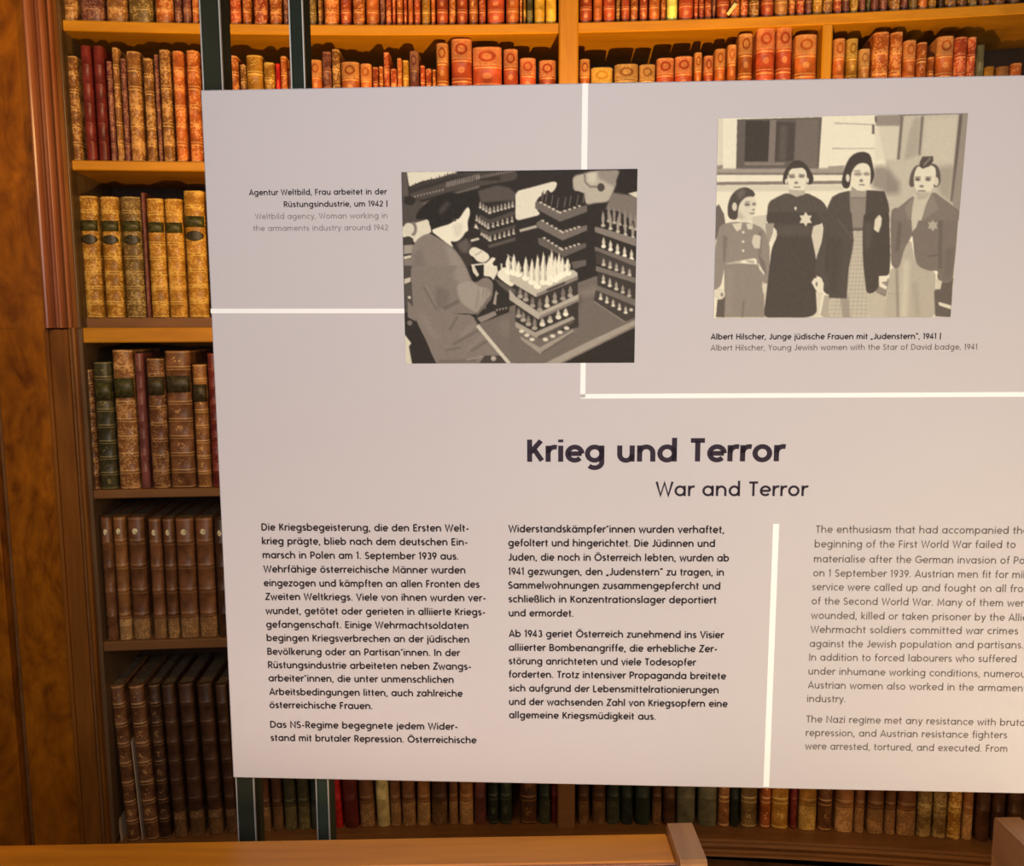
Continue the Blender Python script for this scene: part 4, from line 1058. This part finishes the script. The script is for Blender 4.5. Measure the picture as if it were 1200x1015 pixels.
k.p(.22, [(815, 990), (880, 900), (1050, 900), (1110, 990)]); k.e(.7, 965, 930, 26, 26); k.ln(.6, 690, 945, 860, 910, 10)
# right half
k.at(605, 310, 8.276)
k.p(.41, [(-60, 400), (780, 100), (1170, 300), (1150, 545), (300, 955), (-60, 955)])
k.p(.50, [(600, 250), (780, 190), (800, 280), (640, 300)], .8, soft=3); k.p(.33, [(560, 340), (640, 300), (620, 420), (560, 400)], soft=3)
k.at(465, 310, 8.457); k.ln(.80, 805, 595, 1125, 985, 36); k.at(605, 310, 8.276)
k.p(.62, [(1160, 525), (1160, 585), (430, 960), (280, 960), (700, 745)]); k.p(.48, [(1160, 575), (1160, 600), (470, 960), (420, 960)])
k.p(.13, [(1165, 595), (1160, 960), (450, 960)])
k.at(605, 195, 8.276)
k.p(.90, [(0, 240), (390, 138), (412, 190), (350, 290), (245, 270), (195, 340), (195, 400), (250, 460), (0, 522)])
k.p(.72, [(550, 95), (760, 45), (1010, 38), (960, 200), (900, 340), (760, 350), (680, 372), (660, 250), (560, 240)], soft=1)
k.p(.86, [(690, 60), (790, 55), (770, 170), (700, 150)], .6, soft=2); k.p(.50, [(790, 40), (1010, 38), (960, 200), (890, 160), (800, 110)], .7, soft=2)
k.ln(.5, 668, 60, 672, 150, 18); k.ln(.5, 672, 150, 720, 195, 18); k.ln(.5, 715, 195, 800, 195, 20); k.e(.25, 825, 200, 36, 40)
k.p(.46, [(890, 350), (940, 250), (1185, 285), (1185, 560), (1000, 430), (870, 410)], soft=1)
k.p(.12, [(970, 140), (1010, 38), (1185, 38), (1185, 235), (1080, 265), (990, 225)], soft=1); k.p(.86, [(1085, 258), (1185, 235), (1185, 305), (1150, 290)])
k.ln(.72, 40, 615, 205, 572, 26)
k.p(.13, [(238, 345), (260, 232), (280, 280), (310, 212), (345, 262), (405, 188), (400, 50), (545, 80), (555, 235), (610, 235), (640, 250), (662, 250), (668, 380), (430, 440)])
for x, y in ((255, 330), (290, 345), (345, 370), (400, 400), (470, 390), (520, 380), (590, 370), (650, 350)): k.ln(.45, x, y, x + 18, y - 100, 8)
def tray(t, pts, tt=None): k.p(t, pts)
k.p(.40, [(190, 340), (240, 335), (430, 430), (690, 370), (692, 432), (430, 527), (190, 400)])
k.p(.43, [(200, 540), (240, 515), (455, 620), (690, 560), (692, 610), (455, 708), (210, 580)]); k.p(.36, [(215, 690), (260, 680), (465, 790), (682, 730), (680, 775), (470, 868), (225, 745)]); k.p(.36, [(540, 915), (682, 892), (682, 950), (560, 985)])
for pts in (((245, 345), (425, 440)), ((430, 440), (640, 370)), ((265, 520), (455, 628)), ((455, 628), (630, 570)), ((280, 685), (450, 795)), ((450, 795), (630, 735))):
    (xa, ya), (xb, yb) = pts
    for i in range(5): k.p(.88, [(xa + (xb - xa) * i / 4.5 - 18, ya + (yb - ya) * i / 4.5 - 8), (xa + (xb - xa) * i / 4.5 + 18, ya + (yb - ya) * i / 4.5 - 8), (xa + (xb - xa) * i / 4.5 + 2, ya + (yb - ya) * i / 4.5 + 14)])
# tower at the right edge
for (xa, ya, xb, yb, n, h, t) in ((900, 520, 1160, 600, 6, 160, .55), (845, 565, 1130, 680, 5, 150, .62)):
    for i in range(n): k.shell(xa + (xb - xa) * i / (n - 1), ya + (yb - ya) * i / (n - 1), h, 34, t)
k.p(.50, [(765, 575), (840, 590), (1165, 690), (1160, 765), (765, 625)])
k.p(.14, [(790, 640), (1160, 770), (1160, 900), (790, 770)])
for i in range(5): k.shell(850 + i * 67, 765 + i * 30, 95, 38, .82)
k.p(.42, [(765, 765), (1165, 905), (1160, 965), (765, 812)])
k.at(605, 310, 8.276)
k.p(.22, [(775, -150), (1160, 10), (1160, 110), (775, -20)])
for i in range(5): k.shell(850 + i * 62, -10 + i * 25, 70, 34, .62)
k.p(.44, [(775, 0), (1165, 120), (1160, 170), (775, 50)]); k.p(.20, [(790, 60), (1160, 170), (1160, 330), (790, 190)])
for i in range(5): k.shell(848 + i * 62, 160 + i * 33, 78, 34, .74 - .05 * i)
k.p(.42, [(775, 190), (1165, 345), (1160, 395), (780, 225)]); k.p(.22, [(775, 235), (1160, 395), (1160, 500), (1060, 545), (755, 340)])
for i in range(5): k.shell(822 + i * 60, 320 + i * 34, 66, 32, .72)
k.e(.8, 1115, 430, 18, 16); k.ln(.55, 755, 345, 1062, 552, 10)
# front tower
k.p(.18, [(0, 130), (600, 90), (610, 600), (200, 700), (0, 560)])
for (x, y, h, t) in ((100, 330, 90, .55), (165, 390, 90, .5), (235, 430, 120, .5), (305, 390, 110, .75), (380, 350, 100, .6), (460, 320, 110, .5), (530, 290, 100, .6), (45, 300, 90, .5)): k.shell(x, y, h, 46, t)
k.p(.70, [(-60, 225), (0, 300), (230, 455), (610, 275), (612, 345), (222, 525), (-60, 330)]); k.p(.52, [(230, 490), (612, 318), (612, 345), (222, 525)])
for (x, y, h, t) in ((100, 330, 70, .5), (165, 390, 80, .45), (235, 430, 100, .45), (305, 390, 90, .7), (380, 350, 80, .55), (460, 320, 90, .45), (530, 290, 80, .5)): k.shell(x, y, h, 44, t)
for (x, y, h, t) in ((30, 490, 80, .5), (75, 530, 90, .5), (125, 570, 90, .5), (185, 610, 110, .5), (260, 570, 60, .75), (335, 540, 60, .65), (415, 500, 70, .75), (485, 470, 60, .8)): k.shell(x, y, h, 46, t)
k.p(.64, [(0, 545), (190, 650), (555, 490), (575, 525), (200, 705), (0, 600)]); k.p(.30, [(215, 690), (570, 520), (560, 560), (225, 720)])
for (x, y, h, t) in ((125, 572, 60, .5), (185, 612, 70, .5), (260, 575, 45, .75), (335, 542, 45, .65), (415, 505, 50, .75), (485, 475, 50, .8)): k.shell(x, y, h, 44, t)
k.p(.60, [(50, 690), (235, 800), (560, 620), (565, 655), (245, 868), (55, 725)]); k.p(.36, [(245, 850), (565, 640), (560, 665), (250, 868)])
for x, y in ((60, 640), (110, 680), (160, 722), (290, 722), (360, 688), (430, 650), (495, 610)): k.e(.86, x, y, 26, 18)
k.p(.76, [(-60, 80), (0, 60), (560, 40), (600, 70), (602, 135), (200, 305), (-60, 150)]); k.p(.52, [(205, 270), (602, 95), (602, 135), (200, 305)]); k.p(.25, [(300, 225), (480, 150), (480, 175), (310, 250)])
tips = ((-70, -110, 60), (-15, -120, 70), (30, -50, 85), (100, -92, 120), (160, -75, 160), (213, -118, 200), (270, -140, 160), (325, -110, 165), (350, -160, 120), (385, -100, 135), (422, -130, 110), (455, -90, 90), (505, -78, 72))
for x, y, yb in tips: k.shell(x, yb, yb - y, 62, .95); k.ln(.62, x + 16, yb - 10, x + 12, y + 40, 7)
k.noise(.012)
k.build('printed_photograph', [(470.5, 202), (747, 198), (743.3, 425), (475.5, 426)], 0.95, 'sepia print of a woman working among stacked cartridge trays', M_print)

# second print: two women and two girls before a house wall
k = Print(832, 130, 1138, 378, 0.93)
k.at(830, 130, 7.5)
k.p(.80, [(60, 60), (130, 70), (130, 500), (60, 480)], .5)
k.p(.36, [(255, 75), (1005, 55), (975, 520), (245, 515)]); k.p(.22, [(330, 85), (545, 88), (530, 435), (320, 440)]); k.p(.48, [(545, 80), (602, 80), (585, 440), (530, 440)])
k.p(.27, [(602, 95), (775, 100), (755, 430), (590, 438)]); k.p(.36, [(640, 130), (700, 130), (690, 430), (620, 430)], .7, soft=2); k.p(.43, [(775, 75), (980, 70), (960, 500), (760, 460)], .9, soft=1); k.p(.5, [(320, 440), (680, 445), (670, 470), (320, 470)])
k.p(.62, [(70, 500), (1200, 495), (1200, 552), (70, 550)], soft=1); k.p(.48, [(70, 535), (1200, 535), (1200, 553), (70, 553)]); k.p(.50, [(70, 615), (1200, 603), (1200, 632), (70, 643)]); k.p(.78, [(70, 645), (1200, 640), (1200, 690), (70, 700)], .6, soft=1)
k.p(.55, [(75, 475), (125, 465), (130, 500), (75, 505)]); k.p(.62, [(1060, 480), (1200, 470), (1200, 500), (1055, 500)])
k.ln(.72, 1110, 108, 1200, 110, 14); k.ln(.72, 1095, 325, 1200, 325, 14)
k.at(980, 130, 7.5)
k.ln(.74, 0, 108, 340, 120, 12); k.ln(.74, 0, 325, 340, 325, 10)
k.p(.62, [(350, 40), (1170, 15), (1100, 950), (430, 950), (450, 500)], .55, soft=1)
k.p(.86, [(345, 130), (560, 130), (540, 420), (340, 430)], .7, soft=2); k.p(.80, [(800, 80), (1060, 60), (1030, 440), (900, 500), (760, 380)], .6, soft=3)
k.p(.52, [(350, 38), (580, 35), (565, 130), (350, 130)], .8, soft=1); k.ln(.42, 330, 120, 330, 200, 22); k.ln(.38, 350, 50, 355, 100, 18)
k.p(.40, [(572, 45), (594, 45), (560, 420), (538, 420)], soft=1); k.p(.58, [(690, 60), (740, 60), (720, 380), (600, 430), (640, 200)], .5, soft=2); k.p(.42, [(748, 50), (772, 45), (742, 380), (724, 380)], soft=1)
k.p(.36, [(1078, 28), (1112, 28), (1066, 440), (1020, 790), (1000, 780), (1040, 400)], soft=1); k.p(.52, [(1112, 28), (1170, 18), (1110, 950), (1060, 950), (1020, 790)], .8)
k.p(.50, [(330, 480), (440, 470), (560, 620), (560, 720), (450, 720), (310, 660)], .8, soft=4); k.ln(.45, 550, 40, 1160, 20, 12)
k.p(.52, [(880, 480), (1040, 470), (1000, 800), (900, 700)], .5, soft=4)
# girl on the left
k.at(830, 250, 7.5)
k.p(.78, [(370, 20), (520, 0), (520, 915), (430, 915), (480, 300)], .8)
k.p(.40, [(50, -60), (95, -90), (140, 0), (150, 80), (60, 230)])
k.p(.55, [(100, 90), (220, 62), (370, 70), (490, 120), (545, 270), (540, 620), (470, 600), (430, 440), (430, 380), (150, 430), (110, 640), (40, 680), (38, 560), (60, 280)])
k.p(.44, [(130, 180), (170, 200), (150, 410), (130, 420)], .8, soft=1); k.p(.44, [(440, 150), (480, 140), (470, 360), (440, 340)], .6, soft=1); k.p(.42, [(440, 340), (500, 420), (520, 540), (470, 470)], .8)
k.p(.84, [(210, 80), (300, 70), (290, 130), (250, 148)]); k.p(.84, [(335, 78), (395, 80), (390, 130), (350, 130)])
k.p(.82, [(385, 240), (400, 180), (425, 175), (465, 190), (455, 300), (405, 295)]); k.p(.72, [(160, 430), (290, 400), (290, 420), (200, 448)]); k.p(.72, [(330, 400), (410, 405), (405, 435), (340, 420)])
for a, b in ((310, 155), (308, 238), (308, 318)): k.e(.85, a, b, 12, 12)
k.p(.54, [(140, 440), (290, 430), (430, 440), (490, 640), (500, 915), (140, 915)]); k.ln(.42, 315, 760, 300, 915, 16, .8, soft=1); k.ln(.60, 200, 480, 180, 900, 40, .5, soft=3)
k.p(.35, [(80, 760), (150, 690), (140, 915), (65, 915)]); k.e(.86, 100, 705, 48, 50); k.e(.5, 120, 710, 12, 18); k.p(.86, [(440, 420), (500, 520), (490, 530), (450, 480)]); k.p(.84, [(475, 620), (520, 610), (510, 700), (485, 700)])
k.at(830, 130, 7.5)
k.p(.28, [(175, 938), (168, 830), (195, 740), (250, 680), (330, 655), (400, 690), (422, 740), (340, 755), (285, 830), (260, 950)]); k.p(.42, [(250, 700), (320, 670), (330, 720), (270, 780)], .8, soft=2)
k.p(.87, [(265, 830), (300, 770), (350, 740), (425, 745), (425, 840), (405, 905), (380, 960), (260, 960)]); k.e(.84, 232, 830, 22, 38)
k.e(.40, 345, 812, 26, 13, soft=1); k.e(.40, 405, 808, 16, 12, soft=1); k.ln(.45, 325, 790, 370, 785, 8, .8); k.e(.55, 400, 858, 12, 8); k.ln(.45, 365, 890, 410, 888, 10); k.p(.62, [(270, 860), (330, 938), (260, 938)], .5, soft=2)
# first woman, dark dress
k.p(.31, [(515, 950), (530, 790), (600, 750), (700, 705), (765, 740), (860, 705), (960, 750), (1020, 790), (1060, 860), (1060, 950)])
k.p(.24, [(655, 630), (665, 540), (700, 480), (760, 425), (830, 430), (880, 480), (930, 560), (930, 620), (880, 650), (870, 560), (830, 480), (720, 500), (700, 560), (695, 635)])
k.p(.90, [(705, 560), (730, 500), (790, 485), (860, 500), (875, 570), (865, 640), (840, 700), (780, 730), (735, 700), (705, 640)]); k.p(.72, [(710, 680), (860, 690), (850, 725), (780, 745), (715, 715)]); k.e(.86, 690, 610, 12, 22); k.e(.86, 880, 600, 10, 24)
k.e(.45, 740, 568, 30, 14, soft=1); k.e(.42, 825, 565, 28, 13, soft=1); k.ln(.5, 710, 552, 765, 548, 7); k.ln(.5, 800, 548, 855, 552, 7); k.e(.5, 778, 622, 18, 12); k.ln(.5, 755, 660, 815, 660, 12); k.p(.25, [(740, 445), (860, 470), (850, 490), (720, 500)]); k.e(.9, 772, 845, 10, 16)
k.at(830, 250, 7.5)
k.p(.27, [(515, -20), (1030, -20), (1010, 85), (930, 95), (912, 180), (955, 400), (962, 880), (880, 917), (500, 917), (495, 860), (560, 300), (612, 185), (600, 120), (515, 75)])
k.p(.34, [(600, 90), (920, 90), (900, 190), (620, 190)], .7, soft=3); k.p(.60, [(505, 75), (585, 75), (570, 170), (540, 250), (515, 200)]); k.p(.86, [(570, 210), (605, 130), (610, 180), (555, 240)])
def star(cx, cy, r, t):
    for s_ in (1, -1): k.p(t, [(cx + r * math.cos(math.radians(a)) * .95, cy + s_ * r * math.sin(math.radians(a))) for a in (-90, 30, 150)])
star(862, 40, 66, .87)
k.p(.82, [(930, 100), (1010, 90), (1002, 200), (958, 410), (912, 185)])
# second woman, open jacket
k.p(.30, [(945, -20), (1230, -20), (1230, 720), (1020, 705), (1005, 555), (940, 540), (950, 400), (1005, 230), (1020, 90)]); k.p(.24, [(1060, 100), (1110, 100), (1060, 500), (1030, 540)], .6, soft=2)
k.p(.68, [(1025, 715), (1230, 730), (1230, 917), (985, 917)]); k.p(.84, [(950, 680), (1015, 690), (980, 880), (1020, 917), (900, 917), (960, 870)]); k.p(.89, [(912, 600), (940, 560), (1000, 560), (1020, 610), (1015, 690), (950, 670)]); k.e(.5, 957, 615, 10, 22)
k.at(980, 130, 7.5)
k.p(.30, [(-70, 830), (-30, 745), (30, 712), (120, 690), (145, 950), (-80, 950)]); k.p(.28, [(270, 685), (430, 695), (465, 810), (480, 950), (250, 950)]); k.p(.54, [(120, 690), (272, 690), (258, 950), (132, 950)]); k.ln(.46, 130, 755, 262, 755, 14, .7)
k.p(.24, [(50, 620), (75, 500), (110, 420), (160, 368), (240, 348), (305, 372), (325, 460), (345, 570), (300, 655), (310, 560), (300, 460), (200, 455), (140, 520), (125, 670), (70, 672)])
k.p(.91, [(130, 560), (160, 490), (210, 448), (295, 455), (310, 560), (295, 640), (265, 700), (200, 692), (150, 640)]); k.e(.86, 107, 580, 17, 34)
k.p(.62, [(140, 650), (200, 695), (270, 690), (260, 745), (130, 745)]); k.e(.58, 195, 545, 36, 18, soft=1); k.e(.55, 272, 545, 28, 15, soft=1); k.e(.5, 225, 603, 16, 14); k.ln(.5, 205, 640, 255, 640, 11); k.ln(.5, 160, 520, 215, 515, 7)
k.at(980, 250, 7.5)
k.p(.30, [(-40, -20), (140, -20), (160, 215), (150, 300), (115, 480), (95, 745), (-60, 740)]); k.p(.54, [(140, -20), (248, -20), (240, 140), (152, 140)]); k.p(.40, [(150, 115), (240, 115), (240, 145), (150, 145)])
k.p(.76, [(155, 145), (240, 145), (250, 480), (310, 917), (-60, 917), (-60, 740), (92, 745), (115, 480), (155, 240)])
for i in range(22): k.ln(.60, -50, 160 + i * 36, 320, 160 + i * 36, 10, .45)
for i in range(9): k.ln(.60, 140 + i * 22, 150, -20 + i * 40, 917, 9, .40)
k.p(.55, [(40, 740), (110, 700), (130, 917), (60, 917)], .7, soft=1)
k.p(.30, [(-60, -20), (100, 60), (160, 215), (150, 300), (115, 480), (95, 745), (-60, 735)]); k.ln(.36, 20, 40, 150, 215, 14, .8, soft=1); k.p(.24, [(-60, 200), (60, 200), (20, 700), (-60, 700)], .4, soft=4)
k.p(.27, [(248, -20), (470, -20), (480, 380), (470, 545), (390, 540), (385, 620), (350, 690), (270, 705), (240, 420), (235, 160)]); k.p(.36, [(250, 60), (330, 80), (300, 300), (250, 300)], .5, soft=3)
k.p(.86, [(335, 130), (345, 40), (385, 0), (405, 30), (400, 90), (375, 160)]); k.p(.74, [(270, 705), (350, 690), (440, 700), (440, 917), (300, 917)]); k.p(.45, [(350, 690), (390, 600), (470, 560), (440, 730)], .8); k.p(.90, [(378, 545), (455, 540), (450, 590), (400, 600), (450, 640), (440, 665), (380, 635)])
k.p(.80, [(465, -20), (510, -20), (500, 150), (480, 120)], .7)
# girl on the right
k.p(.70, [(480, 470), (560, 470), (600, 280), (660, 215), (690, 400), (740, 480), (875, 500), (865, 917), (420, 917)]); k.ln(.50, 535, 480, 545, 917, 22, .7, soft=1); k.ln(.84, 620, 400, 595, 917, 60, .6, soft=3); k.ln(.60, 690, 600, 720, 900, 50, .5, soft=3); k.ln(.58, 450, 700, 560, 710, 8, .6)
k.p(.36, [(930, 590), (1030, 560), (1020, 650), (1010, 917), (868, 905), (860, 680)])
k.p(.45, [(490, -60), (1080, -60), (1050, 330), (1020, 600), (930, 605), (880, 565), (900, 490), (820, 502), (720, 460), (690, 380), (672, 170), (645, 230), (600, 300), (560, 465), (520, 482), (485, 440), (480, 100)])
k.p(.36, [(545, 60), (580, 80), (560, 330), (520, 350)], .7, soft=1); k.p(.36, [(900, 0), (935, 60), (930, 480), (895, 480)], .7, soft=1); k.ln(.34, 800, 370, 900, 355, 10, .8); k.p(.38, [(960, 300), (1040, 280), (1020, 560), (940, 580)], .5, soft=2); k.ln(.62, 520, 360, 600, 260, 8, .4)
k.p(.52, [(600, -40), (660, 140), (640, 60)], .9); k.p(.78, [(660, -30), (750, -30), (705, 110), (670, 150)]); star(850, 95, 55, .68)
k.p(.86, [(898, 775), (1010, 808), (1005, 842), (900, 806)]); k.p(.80, [(875, 570), (930, 590), (915, 660), (880, 665)])
k.at(980, 130, 7.5)
k.p(.47, [(495, 950), (520, 860), (690, 725), (740, 800), (850, 690), (940, 760), (1040, 830), (1075, 950)]); k.p(.78, [(690, 720), (850, 690), (800, 790), (750, 950), (660, 950), (670, 840)]); k.p(.55, [(600, 830), (690, 740), (660, 900), (640, 950)], .8, soft=1)
k.p(.55, [(780, 840), (850, 720), (900, 850), (760, 950)], .7, soft=1)
k.p(.34, [(640, 655), (650, 560), (680, 490), (730, 460), (860, 450), (905, 490), (922, 590), (905, 655), (850, 665), (870, 560), (700, 560), (690, 662)])
k.p(.88, [(690, 530), (720, 470), (870, 470), (880, 560), (860, 640), (830, 700), (770, 752), (710, 700), (680, 620)]); k.e(.84, 880, 610, 20, 40)
k.p(.30, [(735, 440), (760, 395), (850, 390), (855, 430), (820, 480), (760, 500), (735, 480)]); k.ln(.62, 770, 470, 830, 405, 12, .8)
k.e(.32, 718, 592, 24, 13, soft=1); k.e(.32, 808, 592, 24, 13, soft=1); k.ln(.42, 695, 572, 745, 572, 8); k.ln(.42, 785, 572, 840, 574, 8); k.e(.5, 752, 652, 20, 12); k.ln(.45, 722, 692, 785, 692, 12); k.p(.66, [(700, 700), (830, 700), (790, 760), (720, 770)], .7, soft=1)
k.noise(.010)
k.build('printed_photograph', [(841.3, 139), (1134, 133), (1113.5, 371.5), (836.3, 373)], 0.95, 'sepia print of two women and two girls wearing star badges', M_print)

# ---- steel posts behind the board
def post(pxa, pxb, yref, mat, label):
    d0 = 0.0115
    def onplane(px, py, lift):
        d = ray(px, py); t = (PY0 - lift) / (d.y - PSL * d.x); return EYE + d * t
    a = onplane(pxa, yref, -d0); b = onplane(pxb, yref, -d0)
    wd = (b - a).length; dep = 0.034; ch = 0.0022
    c = (a + b) / 2
    def pt(u, dd, z): return Vector((c.x, c.y, 0)) + U * u - Nn * dd + Zv * z
    zt = 2.62
    pl = [(-wd / 2 + ch, 0), (wd / 2 - ch, 0), (wd / 2, ch), (wd / 2, dep - ch), (wd / 2 - ch, dep), (-wd / 2 + ch, dep), (-wd / 2, dep - ch), (-wd / 2, ch)]
    V = [pt(u, d_, z) for z in (0.012, zt) for u, d_ in pl]
    n = 8; Fc = [(i, (i + 1) % n, n + (i + 1) % n, n + i) for i in range(n)] + [tuple(range(n))[::-1], tuple(range(n, 2 * n))]
    p = pchild(new_mesh('post', V, Fc, mat)); tag(p, label)
    for s in (-1, 1):
        e0 = s * wd / 2
        ws = 0.0007
        q = [(e0 - ws, -0.0010), (e0 + ws, -0.0010), (e0 + ws, 0.0022), (e0 - ws, 0.0022)]
        V = [pt(u, d_, z) for z in (0.012, zt) for u, d_ in q]
        Fc = [(i, (i + 1) % 4, 4 + (i + 1) % 4, 4 + i) for i in range(4)] + [(3, 2, 1, 0), (4, 5, 6, 7)]
        e = new_mesh('edge_trim', V, Fc, M_edge, p)
    fv = [pt(u, d_, z) for z in (0, 0.012) for u, d_ in ((-0.09, -0.12), (0.09, -0.12), (0.09, 0.2), (-0.09, 0.2))]
    ft = new_mesh('foot_plate', fv, [(3, 2, 1, 0), (4, 5, 6, 7), (0, 1, 5, 4), (1, 2, 6, 5), (2, 3, 7, 6), (3, 0, 4, 7)], mat); pchild(ft)
post(236.5, 259, 55, M_post, 'broad grey-green steel post')
post(340.5, 355.8, 55, M_post2, 'narrow dark green steel post')

# ================================================================== display cases in front
def case(xa, xb, yb0, slope, ztop, label, cheek_right=True, cheek_left=True):
    """sloping glazed display case; back rail runs from xa to xb"""
    a = math.atan(slope)
    root = empty('display_case', (xa, yb0 + slope * xa, 0), a)
    tag(root, label, 'display case', 'wooden display cases before the panel')
    L = (xb - xa) / math.cos(a)
    ch = 0.030; rw = 0.055
    def part(name, v, f, mat, par=root, lab=None):
        o = new_mesh(name, v, f, mat, par)
        if lab: tag(o, lab)
        return o
    x0 = ch if cheek_left else 0; x1 = L - ch if cheek_right else L
    # local y runs away from the viewer, 0 at the back edge of the rail
    v, f = box_vf(x0, x1, -rw, 0, ztop - 0.034, ztop, 0.0025)
    part('back_rail', v, f, M_rail, lab='orange-brown top rail')
    v, f = box_vf(x0, x1, -rw - 0.0015, -rw + 0.001, ztop - 0.05, ztop - 0.0035)
    part('lining', v, f, M_felt, lab='dark lining under the rail')
    v, f = box_vf(x0, x1, -rw - 0.0018, -rw + 0.001, ztop - 0.0034, ztop - 0.0018)
    part('edge_line', v, f, M_bead, lab='thin pale edge of the rail')
    dpt = 0.62; zf = ztop - 0.13
    # body panels
    v, f = box_vf(x0, x1, -0.018, 0, 0.30, ztop - 0.034); part('back_board', v, f, M_cheek)
    v, f = box_vf(x0, x1, -dpt, -dpt + 0.03, 0.30, zf - 0.01, 0.002); part('front_board', v, f, M_cheek)
    v, f = box_vf(x0, x1, -dpt + 0.03, -0.018, ztop - 0.26, ztop - 0.24); part('case_floor', v, f, M_felt, lab='dark lined case floor')
    # sloping glass from rail down to the front
    z_a, z_b = ztop - 0.030, zf - 0.004
    V = [(x0, -rw - 0.003, z_a), (x1, -rw - 0.003, z_a), (x1, -dpt + 0.01, z_b), (x0, -dpt + 0.01, z_b)]
    V += [(p[0], p[1], p[2] - 0.005) for p in V]
    part('glass_pane', V, [(0, 1, 2, 3), (7, 6, 5, 4), (0, 4, 5, 1), (1, 5, 6, 2), (2, 6, 7, 3), (3, 7, 4, 0)], M_glass)
    # side cheeks: raised block at the back, sloping arm to the front
    for flag, cx0 in ((cheek_left, 0.0), (cheek_right, L - ch)):
        if not flag: continue
        zt = ztop + 0.012
        pr = [(0.002, zt - 0.003), (0.0, zt), (-0.070, zt), (-0.074, zt - 0.003), (-0.078, zt - 0.05), (-dpt, zf + 0.01), (-dpt, 0.30), (0.002, 0.30)]
        m = len(pr); V = [(x, y, z) for x in (cx0, cx0 + ch) for y, z in pr]
        Fc = [(j, (j + 1) % m, m + (j + 1) % m, m + j) for j in range(m)] + [tuple(range(m))[::-1], tuple(range(m, 2 * m))]
        part('side_cheek', V, Fc, M_cheek)
    for lx_ in (0.05, L - 0.09):
        for ly in (-dpt + 0.03, -0.07):
            v, f = box_vf(lx_, lx_ + 0.045, ly, ly + 0.045, 0.0, 0.30, 0.003); part('leg', v, f, M_cheek)
    return root
RY0, RSL = 0.95, 0.022
def rp(px, py):
    d = ray(px, py); t = RY0 / (d.y - RSL * d.x); return EYE + d * t
RB = rp(640, 978.5)
ZR = RB.z
xR = rp(811, 966).x
case(-1.0, xR, RY0, RSL, ZR, 'orange-brown topped display case running left from below the text')
xL2 = rp(1166, 963).x
case(xL2, xL2 + 0.9, RY0 - 0.0, RSL, ZR, 'display case corner at the lower right photo edge')
